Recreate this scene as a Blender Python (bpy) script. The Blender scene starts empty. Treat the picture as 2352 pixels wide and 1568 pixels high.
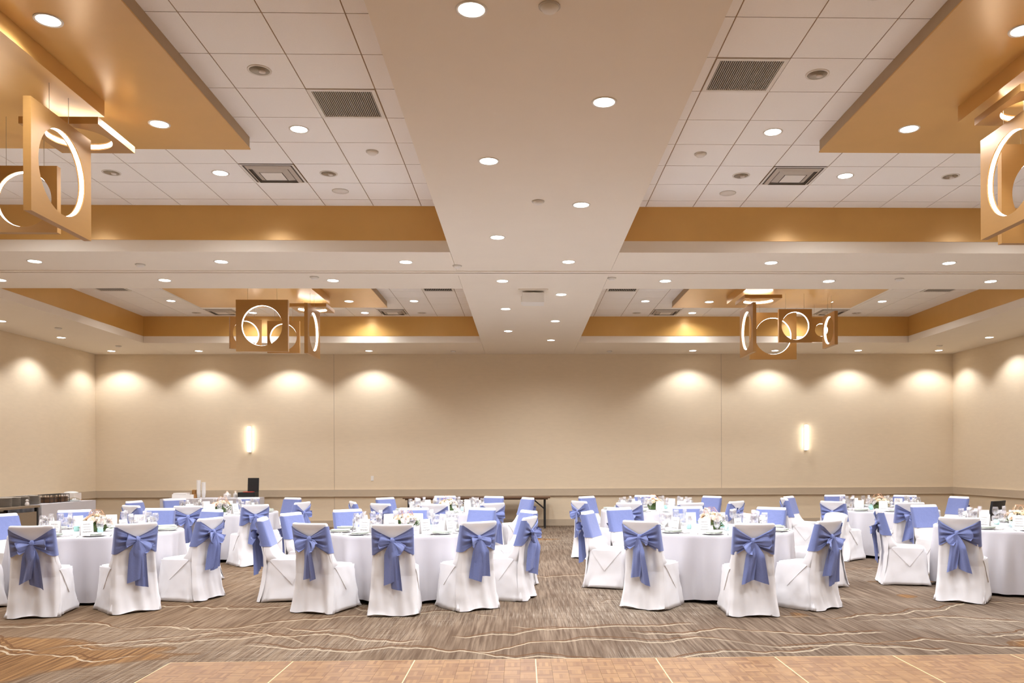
import bpy, bmesh, math, random
from mathutils import Matrix, Vector

# ------------------------------------------------------------------ camera, world, exposure
scene = bpy.context.scene
C = scene.collection
F_PX, PX0, PY0, W, H = 1893.0, 1248.0, 1065.8, 2352.0, 1568.0
CAM_Z, YAW, ROLL = 1.52, -math.atan(46 / 1893), 0.004
cam_data = bpy.data.cameras.new('camera')
cam = bpy.data.objects.new('camera', cam_data)
C.objects.link(cam)
fwd = Vector((-math.sin(YAW), math.cos(YAW), 0))
r0 = Vector((math.cos(YAW), math.sin(YAW), 0))
zz = Vector((0, 0, 1))
rt = r0 * math.cos(ROLL) - zz * math.sin(ROLL)
up = zz * math.cos(ROLL) + r0 * math.sin(ROLL)
m = Matrix((rt, up, -fwd)).transposed().to_4x4()
m.translation = (0, 0, CAM_Z)
cam.matrix_world = m
cam_data.sensor_width = 36
cam_data.lens = 36 * F_PX / W
cam_data.shift_x = -(PX0 - W / 2) / W
cam_data.shift_y = (PY0 - H / 2) / W
cam_data.clip_end = 100
scene.camera = cam

world = bpy.data.worlds.new('world')
scene.world = world
world.use_nodes = True
world.node_tree.nodes['Background'].inputs[0].default_value = (0.9, 0.85, 0.8, 1)
world.node_tree.nodes['Background'].inputs[1].default_value = 0.02
scene.view_settings.view_transform = 'Standard'
scene.view_settings.look = 'None'
scene.view_settings.gamma = 1
scene.view_settings.use_curve_mapping = False
scene.view_settings.exposure = 1.0
LAMP_W = 112.0            # power of one recessed downlight
LAMP_COL = (0.97, 1.0, 1.08)


def ray(x, y):
    u = (x - PX0) / F_PX
    v = (PY0 - y) / F_PX
    r = u * math.cos(ROLL) + v * math.sin(ROLL)
    z = -u * math.sin(ROLL) + v * math.cos(ROLL)
    return Vector((-math.sin(YAW) + r * math.cos(YAW), math.cos(YAW) + r * math.sin(YAW), z))


def at_depth(x, y, Y):
    """point on the pixel's ray at room depth Y"""
    d = ray(x, y)
    t = Y / d.y
    return Vector((d.x * t, Y, CAM_Z + d.z * t))


# ------------------------------------------------------------------ helpers
class MB:
    def __init__(s):
        s.v, s.f = [], []

    def add(s, verts, faces):
        n = len(s.v)
        s.v += [tuple(p) for p in verts]
        s.f += [tuple(i + n for i in q) for q in faces]
        return s

    def box(s, x0, x1, y0, y1, z0, z1):
        return s.add([(x0, y0, z0), (x1, y0, z0), (x1, y1, z0), (x0, y1, z0),
                      (x0, y0, z1), (x1, y0, z1), (x1, y1, z1), (x0, y1, z1)],
                     [(0, 3, 2, 1), (4, 5, 6, 7), (0, 1, 5, 4), (1, 2, 6, 5), (2, 3, 7, 6), (3, 0, 4, 7)])

    def grid(s, rows, closed=False, cap=False):
        """rows: list of equally long point lists"""
        n, k = len(rows[0]), len(rows)
        vs = [p for r in rows for p in r]
        fs = []
        for j in range(k - 1):
            for i in range(n if closed else n - 1):
                a, b = j * n + i, j * n + (i + 1) % n
                fs.append((a, b, b + n, a + n))
        if cap:
            fs.append(tuple(range(n - 1, -1, -1)))
            fs.append(tuple(range((k - 1) * n, k * n)))
        return s.add(vs, fs)

    def lathe(s, prof, n=20, c=(0, 0, 0)):
        rows = [[(c[0] + r * math.cos(2 * math.pi * i / n), c[1] + r * math.sin(2 * math.pi * i / n), c[2] + z)
                 for i in range(n)] for r, z in prof]
        return s.grid(rows, closed=True, cap=True)

    def tube(s, pts, rad, n=6, closed=False):
        pts = [Vector(p) for p in pts]
        rows = []
        k = len(pts)
        for i, p in enumerate(pts):
            t = (pts[(i + 1) % k] - pts[i - 1]) if closed else (pts[min(i + 1, k - 1)] - pts[max(i - 1, 0)])
            t.normalize()
            a = t.cross(Vector((0, 0, 1)))
            if a.length < 1e-3:
                a = t.cross(Vector((1, 0, 0)))
            a.normalize()
            b = t.cross(a)
            rr = rad[i] if isinstance(rad, (list, tuple)) else rad
            rows.append([p + (a * math.cos(2 * math.pi * j / n) + b * math.sin(2 * math.pi * j / n)) * rr for j in range(n)])
        if closed:
            rows.append(rows[0])
        return s.grid(rows, closed=True, cap=not closed)

    def mesh(s, name, mat, smooth=False):
        me = bpy.data.meshes.new(name)
        me.from_pydata(s.v, [], s.f)
        me.update()
        me.materials.append(mat)
        if smooth:
            me.polygons.foreach_set('use_smooth', [True] * len(me.polygons))
        return me


def obj(name, me, parent=None, loc=None, rz=None):
    o = bpy.data.objects.new(name, me)
    C.objects.link(o)
    if parent is not None:
        o.parent = parent
    if loc is not None:
        o.location = loc
    if rz is not None:
        o.rotation_euler = (0, 0, rz)
    return o


def tag(o, label, cat, group=None):
    o['label'] = label
    o['category'] = cat
    if group:
        o['group'] = group
    return o


def thing(name, label, cat, loc=(0, 0, 0), rz=0.0, group=None):
    o = obj(name, None, None, loc, rz)
    o.empty_display_size = 0.1
    return tag(o, label, cat, group)


def struct(name, me, parent=None):
    o = obj(name, me, parent)
    if parent is None:
        o['kind'] = 'structure'
    return o


def box_me(name, mat, *b):
    return MB().box(*b).mesh(name, mat)


def srgb(r, g, b):
    def f(c):
        c /= 255
        return c / 12.92 if c <= 0.04045 else ((c + 0.055) / 1.055) ** 2.4
    return (f(r), f(g), f(b), 1)


# ------------------------------------------------------------------ materials
def new_mat(name):
    mt = bpy.data.materials.new(name)
    mt.use_nodes = True
    nt = mt.node_tree
    return mt, nt, nt.nodes['Principled BSDF']


def node(nt, typ, **kw):
    n = nt.nodes.new(typ)
    for k, v in kw.items():
        if hasattr(n, k):
            setattr(n, k, v)
        else:
            n.inputs[k].default_value = v
    return n


def plain(name, col, rough=0.6, metal=0.0, var=0.06, scale=12.0, bump=0.0, bscale=None, stretch=(1, 1, 1), sheen=0.0, spec=0.5, bdist=0.01, bdetail=3.0):
    mt, nt, p = new_mat(name)
    tc = node(nt, 'ShaderNodeTexCoord')
    mp = node(nt, 'ShaderNodeMapping')
    mp.inputs['Scale'].default_value = stretch
    nt.links.new(tc.outputs['Object'], mp.inputs[0])
    nz = node(nt, 'ShaderNodeTexNoise')
    nz.inputs['Scale'].default_value = scale
    nz.inputs['Detail'].default_value = 4
    nt.links.new(mp.outputs[0], nz.inputs['Vector'])
    mx = node(nt, 'ShaderNodeMix', data_type='RGBA')
    a = tuple(c * (1 - var) for c in col[:3]) + (1,)
    b = tuple(min(1, c * (1 + var)) for c in col[:3]) + (1,)
    mx.inputs[6].default_value = a
    mx.inputs[7].default_value = b
    nt.links.new(nz.outputs[0], mx.inputs[0])
    nt.links.new(mx.outputs[2], p.inputs['Base Color'])
    p.inputs['Roughness'].default_value = rough
    p.inputs['Metallic'].default_value = metal
    p.inputs['Specular IOR Level'].default_value = spec
    if sheen:
        p.inputs['Sheen Weight'].default_value = sheen
    if bump:
        n2 = node(nt, 'ShaderNodeTexNoise')
        n2.inputs['Scale'].default_value = bscale or scale * 3
        n2.inputs['Detail'].default_value = bdetail
        nt.links.new(mp.outputs[0], n2.inputs['Vector'])
        bp = node(nt, 'ShaderNodeBump')
        bp.inputs['Strength'].default_value = bump
        bp.inputs['Distance'].default_value = bdist
        nt.links.new(n2.outputs[0], bp.inputs['Height'])
        nt.links.new(bp.outputs[0], p.inputs['Normal'])
    return mt


def emit(name, col, strength):
    mt, nt, p = new_mat(name)
    p.inputs['Base Color'].default_value = (0.8, 0.8, 0.8, 1)
    p.inputs['Emission Color'].default_value = col
    p.inputs['Emission Strength'].default_value = strength
    return mt


def carpet_mat():
    mt, nt, p = new_mat('patterned_carpet')
    L = nt.links.new
    tc = node(nt, 'ShaderNodeTexCoord')

    def mapped(sc, loc=(0, 0, 0)):
        mp = node(nt, 'ShaderNodeMapping')
        mp.inputs['Scale'].default_value = sc
        mp.inputs['Location'].default_value = loc
        L(tc.outputs['Object'], mp.inputs[0])
        return mp

    def noise(sc, scale, detail=3, loc=(0, 0, 0), dist=0.0):
        n = node(nt, 'ShaderNodeTexNoise')
        n.inputs['Scale'].default_value = scale
        n.inputs['Detail'].default_value = detail
        n.inputs['Distortion'].default_value = dist
        L(mapped(sc, loc).outputs[0], n.inputs['Vector'])
        return n.outputs[0]

    def math_n(op, a, b=None, c=None):
        n = node(nt, 'ShaderNodeMath', operation=op)
        for i, q in enumerate((a, b, c)):
            if q is None:
                continue
            if isinstance(q, (int, float)):
                n.inputs[i].default_value = q
            else:
                L(q, n.inputs[i])
        return n.outputs[0]

    def mix(fac, a, b):
        n = node(nt, 'ShaderNodeMix', data_type='RGBA')
        if isinstance(fac, (int, float)):
            n.inputs[0].default_value = fac
        else:
            L(fac, n.inputs[0])
        for i, q in ((6, a), (7, b)):
            if isinstance(q, tuple):
                n.inputs[i].default_value = q
            else:
                L(q, n.inputs[i])
        return n.outputs[2]

    def step(x, lo, hi):
        n = node(nt, 'ShaderNodeMapRange')
        L(x, n.inputs[0])
        n.inputs[1].default_value = lo
        n.inputs[2].default_value = hi
        return n.outputs[0]

    sx = node(nt, 'ShaderNodeSeparateXYZ')
    L(tc.outputs['Object'], sx.inputs[0])
    X, Y = sx.outputs[0], sx.outputs[1]
    streak = noise((34, 1.3, 1), 1.0, 5)
    wide = noise((5, 0.35, 1), 1.0, 3, (5, 3, 0))
    fine = noise((120, 2.6, 1), 1.0, 3, (3, 1, 0))
    cross = noise((2.0, 60, 1), 1.0, 2, (1, 7, 0))
    patch = noise((0.55, 0.5, 1), 1.0, 2, (11, 2, 0))
    base = mix(step(streak, 0.34, 0.66), srgb(86, 70, 56), srgb(134, 116, 98))
    base = mix(math_n('MULTIPLY', step(wide, 0.4, 0.62), 0.45), base, srgb(92, 75, 60))
    light = math_n('MULTIPLY', step(fine, 0.5, 0.66), step(patch, 0.42, 0.62))
    base = mix(math_n('MULTIPLY', light, 0.6), base, srgb(182, 170, 153))
    hatch = math_n('MULTIPLY', step(cross, 0.52, 0.66), step(patch, 0.5, 0.66))
    base = mix(math_n('MULTIPLY', hatch, 0.5), base, srgb(178, 166, 147))
    base = mix(math_n('MULTIPLY', step(X, 1.0, -4.0), 0.38), base, mix(step(streak, 0.34, 0.66), srgb(104, 74, 44), srgb(150, 120, 84)))
    pile = noise((160, 160, 1), 1.0, 2)
    # ochre fields of the woven design: front left corner, front right, small islands
    gold = noise((0.30, 0.55, 1), 1.0, 4, (2.4, 5.1, 0), 0.4)
    goldc = mix(step(streak, 0.34, 0.66), srgb(92, 58, 24), srgb(152, 110, 62))

    def blob(cx, cy, rx, ry, amt):
        a = math_n('DIVIDE', math_n('SUBTRACT', X, cx), rx)
        b = math_n('DIVIDE', math_n('SUBTRACT', Y, cy), ry)
        d = math_n('SQRT', math_n('ADD', math_n('MULTIPLY', a, a), math_n('MULTIPLY', b, b)))
        return math_n('MULTIPLY', step(d, 1.0, 0.0), amt)
    field = math_n('ADD', gold, blob(-4.9, 6.35, 2.7, 1.5, 0.5))
    field = math_n('ADD', field, blob(5.0, 6.75, 1.6, 0.7, 0.45))
    field = math_n('ADD', field, blob(2.75, 8.3, 0.5, 0.7, 0.25))
    field = math_n('ADD', field, blob(4.35, 9.3, 0.35, 0.5, 0.3))
    gm = step(field, 0.665, 0.70)
    base = mix(math_n('MULTIPLY', gm, 0.75), base, goldc)
    edge = math_n('LESS_THAN', math_n('ABSOLUTE', math_n('SUBTRACT', field, 0.675)), 0.006)
    base = mix(math_n('MULTIPLY', edge, 0.7), base, srgb(104, 74, 44))
    # long veins across the room: pale line with a brown twin
    for i, (y0, amp, sc) in enumerate(((6.7, 0.7, 0.5), (7.2, 0.8, 0.42), (7.35, 0.5, 0.7), (7.75, 0.8, 0.36), (8.3, 0.8, 0.5), (9.2, 1.0, 0.5), (11.6, 1.2, 0.5))):
        n1 = noise((sc, 0.02, 1), 1.0, 5, (i * 5.7, i * 3.3, 0))
        n2 = noise((0.9, 0.02, 1), 1.0, 2, (i * 2.9 + 40, i, 0))
        c = math_n('ADD', math_n('MULTIPLY', math_n('SUBTRACT', n1, 0.5), amp * 4.0), y0)
        d = math_n('SUBTRACT', Y, c)
        w = math_n('LESS_THAN', math_n('ABSOLUTE', d), 0.016)
        tw = math_n('SUBTRACT', d, math_n('MULTIPLY', math_n('SUBTRACT', n2, 0.38), 0.5))
        b = math_n('LESS_THAN', math_n('ABSOLUTE', tw), 0.018)
        br = step(noise((0.45, 0.3, 1), 1.0, 2, (i * 3 + 4, 9, 0)), 0.44, 0.48)
        base = mix(math_n('MULTIPLY', math_n('MULTIPLY', w, br), 0.6), base, srgb(204, 188, 160))
        base = mix(math_n('MULTIPLY', math_n('MULTIPLY', b, br), 0.8), base, srgb(98, 66, 38))
    base = mix(math_n('MULTIPLY', step(pile, 0.42, 0.62), 0.28), base, srgb(60, 44, 32))
    L(base, p.inputs['Base Color'])
    p.inputs['Roughness'].default_value = 0.95
    p.inputs['Specular IOR Level'].default_value = 0.1
    bp = node(nt, 'ShaderNodeBump')
    bp.inputs['Strength'].default_value = 0.4
    bp.inputs['Distance'].default_value = 0.006
    L(fine, bp.inputs['Height'])
    L(bp.outputs[0], p.inputs['Normal'])
    return mt


def parquet_mat():
    mt, nt, p = new_mat('oak_parquet')
    L = nt.links.new
    tc = node(nt, 'ShaderNodeTexCoord')
    oi = node(nt, 'ShaderNodeObjectInfo')
    sx = node(nt, 'ShaderNodeSeparateXYZ')
    L(tc.outputs['Object'], sx.inputs[0])
    # five fingers to a block: each a slightly different tone
    fl = node(nt, 'ShaderNodeMath', operation='MULTIPLY_ADD')
    L(sx.outputs[0], fl.inputs[0])
    fl.inputs[1].default_value = 5 / 0.1157
    fl.inputs[2].default_value = 2.5
    fr = node(nt, 'ShaderNodeMath', operation='FLOOR')
    L(fl.outputs[0], fr.inputs[0])
    ad = node(nt, 'ShaderNodeMath', operation='MULTIPLY_ADD')
    L(oi.outputs['Random'], ad.inputs[0])
    ad.inputs[1].default_value = 37.0
    L(fr.outputs[0], ad.inputs[2])
    wn = node(nt, 'ShaderNodeTexWhiteNoise', noise_dimensions='1D')
    L(ad.outputs[0], wn.inputs['W'])
    mp = node(nt, 'ShaderNodeMapping')
    mp.inputs['Scale'].default_value = (120, 8, 1)
    L(tc.outputs['Object'], mp.inputs[0])
    nz = node(nt, 'ShaderNodeTexNoise')
    nz.inputs['Scale'].default_value = 1.0
    L(mp.outputs[0], nz.inputs['Vector'])
    m1 = node(nt, 'ShaderNodeMix', data_type='RGBA')
    m1.inputs[6].default_value = srgb(134, 92, 52)
    m1.inputs[7].default_value = srgb(174, 132, 84)
    L(wn.outputs[0], m1.inputs[0])
    m2 = node(nt, 'ShaderNodeMix', data_type='RGBA', blend_type='MULTIPLY')
    m2.inputs[0].default_value = 0.3
    L(m1.outputs[2], m2.inputs[6])
    L(nz.outputs[0], m2.inputs[7])
    L(m2.outputs[2], p.inputs['Base Color'])
    p.inputs['Roughness'].default_value = 0.32
    return mt


def glass_mat():
    mt, nt, p = new_mat('clear_glass')
    tc = node(nt, 'ShaderNodeTexCoord')
    nz = node(nt, 'ShaderNodeTexNoise')
    nz.inputs['Scale'].default_value = 30
    nt.links.new(tc.outputs['Object'], nz.inputs['Vector'])
    mr = node(nt, 'ShaderNodeMapRange')
    mr.inputs[3].default_value = 0.14
    mr.inputs[4].default_value = 0.26
    nt.links.new(nz.outputs[0], mr.inputs[0])
    nt.links.new(mr.outputs[0], p.inputs['Alpha'])
    p.inputs['Metallic'].default_value = 1.0
    p.inputs['Base Color'].default_value = (0.95, 0.97, 1, 1)
    p.inputs['Roughness'].default_value = 0.04
    p.inputs['Specular IOR Level'].default_value = 1.0
    return mt


M = {}
M['wall'] = plain('woven_wallcovering', srgb(222, 203, 173), 0.85, var=0.05, scale=5, bump=0.35, bscale=60, stretch=(1, 1, 4))
M['rail'] = plain('painted_chair_rail', srgb(188, 170, 145), 0.6, var=0.04)
M['soffit'] = plain('soffit_paint', srgb(237, 226, 209), 0.8, var=0.02, scale=3, bump=0.05, bscale=120)
M['lip'] = plain('soffit_lip_paint', srgb(212, 199, 178), 0.8, var=0.02, scale=3)
M['copper'] = plain('copper_brown_paint', srgb(212, 165, 92), 0.30, metal=0.2, var=0.05, scale=4, bump=0.03, bscale=90)
M['cloudedge'] = plain('cloud_edge_trim', srgb(176, 152, 120), 0.6, var=0.04)
M['bronze'] = plain('bronze_sheet', srgb(178, 134, 76), 0.36, metal=0.3, var=0.05, scale=5, stretch=(1, 1, 6))
M['tile'] = plain('mineral_tile', srgb(249, 245, 239), 0.9, var=0.03, scale=90, bump=0.15, bscale=220)
M['grid'] = plain('ceiling_gap_shade', srgb(150, 118, 78), 0.6, var=0.03)  # dark brown stands in for the shadow in the gaps between tiles
M['carpet'] = carpet_mat()
M['parquet'] = parquet_mat()
M['edge'] = plain('pale_maple_edging', srgb(232, 204, 152), 0.35, var=0.06, scale=6, stretch=(1, 12, 1))
M['white_metal'] = plain('white_enamel', srgb(232, 226, 216), 0.5, var=0.02)
M['grey_metal'] = plain('vent_grey', srgb(196, 186, 172), 0.5, var=0.03)
M['dark'] = plain('vent_dark', srgb(40, 34, 30), 0.8, var=0.1)
M['ventback'] = plain('diffuser_shade', srgb(112, 102, 92), 0.8, var=0.1)
M['chrome'] = plain('can_reflector', srgb(214, 206, 190), 0.35, metal=0.3, var=0.25, scale=18)
M['lens'] = emit('lit_lens', (1, 0.97, 0.92, 1), 9.0)
M['ring'] = emit('led_ring', (1, 0.97, 0.93, 1), 9.0)
M['tube'] = emit('sconce_tube', (1, 0.96, 0.9, 1), 4.0)
M['cover'] = plain('white_chair_cover', srgb(234, 231, 230), 0.85, var=0.03, scale=8, bump=0.5, bscale=4.5, sheen=0.1, bdist=0.05, bdetail=1.0)
M['cloth'] = plain('white_tablecloth', srgb(205, 201, 203), 0.85, var=0.02, scale=8, bump=0.3, bscale=4, bdist=0.04, bdetail=1.0, stretch=(1, 1, 0.5))
M['sash'] = plain('blue_sash_satin', srgb(118, 130, 182), 0.6, var=0.16, scale=140, bump=0.25, bscale=20, sheen=0.2)
M['plate'] = plain('white_china', srgb(238, 238, 234), 0.2, var=0.01)
M['napkin'] = plain('sage_napkin', srgb(196, 202, 190), 0.85, var=0.05, scale=20, bump=0.2)
M['steel'] = plain('cutlery_steel', srgb(200, 200, 200), 0.2, metal=1.0, var=0.03)
M['glass'] = glass_mat()
M['card'] = plain('ivory_card', srgb(246, 243, 238), 0.8, var=0.01)
M['ink'] = plain('dark_ink', srgb(66, 62, 66), 0.8, var=0.1)
M['leaf'] = plain('leaf_green', srgb(84, 108, 56), 0.6, var=0.35, scale=40)
M['petal_cream'] = plain('cream_petal', srgb(246, 232, 202), 0.7, var=0.06, scale=50)
M['petal_blush'] = plain('blush_petal', srgb(248, 226, 204), 0.7, var=0.06, scale=50)
M['petal_white'] = plain('white_petal', srgb(244, 242, 232), 0.7, var=0.05, scale=50)
M['rose_gold'] = plain('rose_gold_rod', srgb(226, 176, 140), 0.25, metal=0.8, var=0.04)
M['mint'] = plain('mint_glass', srgb(176, 226, 216), 0.15, var=0.08)
M['wax'] = plain('candle_wax', srgb(246, 240, 224), 0.5, var=0.02)
M['black'] = plain('black_vinyl', srgb(26, 25, 26), 0.6, var=0.1)
M['wood'] = plain('brown_laminate', srgb(98, 68, 44), 0.45, var=0.2, scale=3, stretch=(1, 14, 14))
M['grey_wood'] = plain('grey_cart_wood', srgb(140, 122, 100), 0.6, var=0.12, scale=3, stretch=(1, 10, 10))
M['greyplate'] = plain('grey_china', srgb(206, 198, 188), 0.35, var=0.08)
M['straw'] = plain('straw_brown', srgb(176, 128, 74), 0.7, var=0.2, scale=30, stretch=(12, 12, 1))
M['jar'] = plain('frosted_jar', srgb(226, 218, 210), 0.3, var=0.05)
M['red'] = plain('red_packet', srgb(206, 72, 60), 0.5, var=0.05)
M['wire'] = plain('steel_wire', srgb(180, 170, 150), 0.4, metal=0.6, var=0.02)

# ------------------------------------------------------------------ room shell
XL, XR, YF, YN = -10.45, 10.77, 20.4, -4.0
ZS, ZT = CAM_Z + 2.727, CAM_Z + 3.315
ZB = CAM_Z + 3.19           # underside of the ceiling clouds
struct('floor', box_me('floor', M['carpet'], XL, XR, YN, YF, -0.1, 0))
T = 0.2
wall_far = struct('wall_far', box_me('wall_far', M['wall'], XL, XR, YF, YF + T, 0, ZT + 0.3))
wall_left = struct('wall_left', box_me('wall_left', M['wall'], XL - T, XL, YN, YF + T, 0, ZT + 0.3))
wall_right = struct('wall_right', box_me('wall_right', M['wall'], XR, XR + T, YN, YF + T, 0, ZT + 0.3))
struct('wall_near', box_me('wall_near', M['wall'], XL - T, XR + T, YN - T, YN, 0, ZT + 0.3))
for nm, b in (('far', (XL, XR, YF - 0.035, YF)), ('left', (XL, XL + 0.035, YN, YF)), ('right', (XR - 0.035, XR, YN, YF))):
    rail = MB().box(b[0], b[1], b[2], b[3], 0.765, 0.915)
    if nm == 'far':
        rail.box(b[0], b[1], b[2] - 0.012, b[3], 0.742, 0.765)
    elif nm == 'left':
        rail.box(b[0], b[1] + 0.012, b[2], b[3], 0.742, 0.765)
    else:
        rail.box(b[0] - 0.012, b[1], b[2], b[3], 0.742, 0.765)
    struct('trim_%d' % {'far': 1, 'left': 2, 'right': 3}[nm], rail.mesh('chair_rail', M['rail']))
    bb = MB().box(b[0], b[1], b[2] + (0.015 if nm == 'far' else 0), b[3], 0, 0.16)
    struct('baseboard_' + nm, bb.mesh('baseboard', M['rail']))
for x in (-4.65, 4.93):
    struct('panel_seam', box_me('panel_seam', M['rail'], x - 0.006, x + 0.006, YF - 0.004, YF, 0.16, ZS), wall_far)

BX0, BX1 = -0.925, 1.245         # long centre beam
RX0, RX1 = -8.42, 8.75           # outer edges of the recesses
CY0, CY1, FY, NY = 10.61, 12.81, 18.5, 3.2
g = 0.004


def soffit(name, x0, x1, y0, y1):
    return struct(name, box_me(name, M['soffit'], x0, x1, y0, y1, ZS, ZT + 0.25))


soffit('ceiling', BX0, BX1, YN, YF)
soffit('ceiling', XL, RX0, YN, YF)
soffit('ceiling', RX1, XR, YN, YF)
for a, b in ((RX0 + g, BX0 - g), (BX1 + g, RX1 - g)):
    soffit('ceiling', a, b, CY0, 11.655)
    soffit('ceiling', a, b, 11.845, CY1)
    soffit('ceiling', a, b, FY, YF)
    soffit('ceiling', a, b, YN, NY)
# sliding wall track that crosses the whole ceiling
tr = MB()
tr.box(XL, XR, 11.63, 11.70, ZS - 0.012, ZS + 0.05)
tr.box(XL, XR, 11.74, 11.87, ZS - 0.012, ZS + 0.05)
track = struct('trim_4', tr.mesh('wall_track', M['soffit']))
struct('slot', box_me('slot', M['grid'], XL, XR, 11.70, 11.74, ZS, ZS + 0.04), track)

# copper fascias inside each recess
LIP = 0.148
k = 5
for x0, x1 in ((RX0, BX0), (BX1, RX1)):
    for y0, y1 in ((NY, CY0), (CY1, FY)):
        for b in ((x0, x1, y1 - 0.006, y1 + 0.0), (x0, x1, y0, y0 + 0.006), (x0, x0 + 0.006, y0 + 0.006, y1 - 0.006), (x1 - 0.006, x1, y0 + 0.006, y1 - 0.006)):
            struct('trim_%d' % k, box_me('copper_fascia', M['copper'], b[0], b[1], b[2], b[3], ZS + LIP, ZT))
            k += 1

# tiled ceilings: every tile its own board in the grid
TS = 0.61
tile_me = MB().box(-0.3, 0.3, -0.3, 0.3, 0, 0.02).mesh('ceiling_tile', M['tile'])
grid_x = {0: -1.295, 1: 1.593}
grid_y = {0: 10.355, 1: 18.25}
tiled = {}
openings = set()
vents = []        # (bay x, bay y, col centre, row centre, kind)


def tile_centre(bx, by, x, y):
    cx = grid_x[bx] + (math.floor((x - grid_x[bx]) / TS) + 0.5) * TS
    cy = grid_y[by] + (math.floor((y - grid_y[by]) / TS) + 0.5) * TS
    return cx, cy


VENTS = [(0, 0, -1.58, 7.57, 'return'), (1, 0, 1.93, 6.95, 'return'), (0, 0, -2.81, 9.39, 'supply'), (1, 0, 3.14, 9.41, 'supply'),
         (0, 1, -2.81, 18.0, 'supply'), (0, 1, -6.45, 18.0, 'supply'), (1, 1, 3.14, 18.0, 'supply'), (1, 1, 6.74, 18.0, 'supply'),
         (0, 1, -1.57, 15.6, 'return'), (1, 1, 1.89, 15.6, 'return'), (0, 1, -7.7, 15.6, 'return'), (1, 1, 7.94, 15.6, 'return')]
for v in VENTS:
    c = tile_centre(*v[:4])
    openings.add((v[0], v[1], round(c[0], 2), round(c[1], 2)))
    vents.append(v[:2] + c + v[4:])
for bx, (x0, x1) in enumerate(((RX0, BX0), (BX1, RX1))):
    for by, (y0, y1) in enumerate(((NY, CY0), (CY1, FY))):
        top = struct('ceiling', box_me('tile_gap_backing', M['grid'], x0, x1, y0, y1, ZT + 0.006, ZT + 0.25))
        tiled[bx, by] = top
        vis = 5.0 if by == 0 else 15.2      # nearer rows are out of sight behind beam or frame
        far = MB()
        j = math.floor((y0 - grid_y[by]) / TS)
        while grid_y[by] + j * TS < y1 - 0.03:
            ya, yb = max(y0, grid_y[by] + j * TS), min(y1, grid_y[by] + (j + 1) * TS)
            i = math.floor((x0 - grid_x[bx]) / TS)
            while grid_x[bx] + i * TS < x1 - 0.03:
                xa, xb = max(x0, grid_x[bx] + i * TS), min(x1, grid_x[bx] + (i + 1) * TS)
                cx, cy = (xa + xb) / 2, (ya + yb) / 2
                full = xb - xa > TS - 0.01 and yb - ya > TS - 0.01
                if full and (bx, by, round(cx, 2), round(cy, 2)) in openings:
                    pass
                elif yb < vis:
                    far.box(xa + 0.005, xb - 0.005, ya + 0.005, yb - 0.005, ZT, ZT + 0.02)
                elif full:
                    obj('ceiling_tile', tile_me, top, (cx, cy, ZT))
                elif xb - xa > 0.03:
                    obj('ceiling_tile', MB().box(-(xb - xa) / 2 + 0.005, (xb - xa) / 2 - 0.005, -(yb - ya) / 2 + 0.005,
                                                 (yb - ya) / 2 - 0.005, 0, 0.02).mesh('ceiling_tile', M['tile']), top, (cx, cy, ZT))
                i += 1
            j += 1
        if far.v:
            o = obj('ceiling_tile', far.mesh('ceiling_tiles', M['tile']), top)
            o['kind'] = 'stuff'

# ------------------------------------------------------------------ vents in the tile grid
BAY = {(0, 0): 'front left', (1, 0): 'front right', (0, 1): 'back left', (1, 1): 'back right'}
ret_frame = MB()
for b in ((-0.3, 0.3, -0.3, -0.265), (-0.3, 0.3, 0.265, 0.3), (-0.3, -0.265, -0.265, 0.265), (0.265, 0.3, -0.265, 0.265)):
    ret_frame.box(b[0], b[1], b[2], b[3], -0.008, 0.015)
ret_frame = ret_frame.mesh('grille_frame', M['white_metal'])
ret_back = MB().box(-0.265, 0.265, -0.265, 0.265, 0.002, 0.005).mesh('grille_back', M['dark'])
slat_me = MB().box(-0.0035, 0.0035, -0.265, 0.265, -0.006, 0.002).mesh('slat', M['grey_metal'])


def ring_box(half, inner, z0, z1):
    """sloped square collar"""
    r = [[(-half, -half, z0), (half, -half, z0), (half, half, z0), (-half, half, z0)],
         [(-inner, -inner, z1), (inner, -inner, z1), (inner, inner, z1), (-inner, inner, z1)]]
    return MB().grid(r, closed=True)


sup_frame = MB().add(ring_box(0.3, 0.275, -0.006, -0.006).v, ring_box(0.3, 0.275, 0, 0).f)
sup_frame = sup_frame.mesh('diffuser_frame', M['white_metal'])
sup_back = MB().box(-0.29, 0.29, -0.29, 0.29, 0.003, 0.0055).mesh('diffuser_back', M['ventback'])
cone1 = ring_box(0.22, 0.255, -0.03, -0.006).mesh('cone', M['grey_metal'])
cone2 = ring_box(0.13, 0.195, -0.035, -0.008).mesh('cone', M['grey_metal'])
plate_me = MB().box(-0.12, 0.12, -0.12, 0.12, -0.036, -0.033).mesh('centre_plate', M['white_metal'])
seen = {}
for bx, by, x, y, kind in vents:
    where = BAY[bx, by] + ' tiled ceiling recess'
    if kind == 'return':
        extra = ' near the beam' if abs(x) < 3 else ' near the outer edge'
        t = thing('return_grille', 'slatted square return grille in %s%s' % (where, extra), 'vent', (x, y, ZT), 0, 'return air grilles')
        obj('grille_frame', ret_frame, t)
        obj('grille_back', ret_back, t)
        n = 30 if by == 0 else 16
        for i in range(n):
            obj('slat', slat_me, t, (-0.255 + 0.51 * i / (n - 1), 0, 0))
    else:
        extra = ' nearest the beam' if abs(x) < 4 else ' far from the beam'
        t = thing('supply_diffuser', 'square stepped air diffuser in %s%s' % (where, extra), 'vent', (x, y, ZT), 0, 'air diffusers')
        obj('diffuser_frame', sup_frame, t)
        obj('diffuser_back', sup_back, t)
        obj('cone', cone1, t)
        obj('cone', cone2, t)
        obj('centre_plate', plate_me, t)

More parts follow.
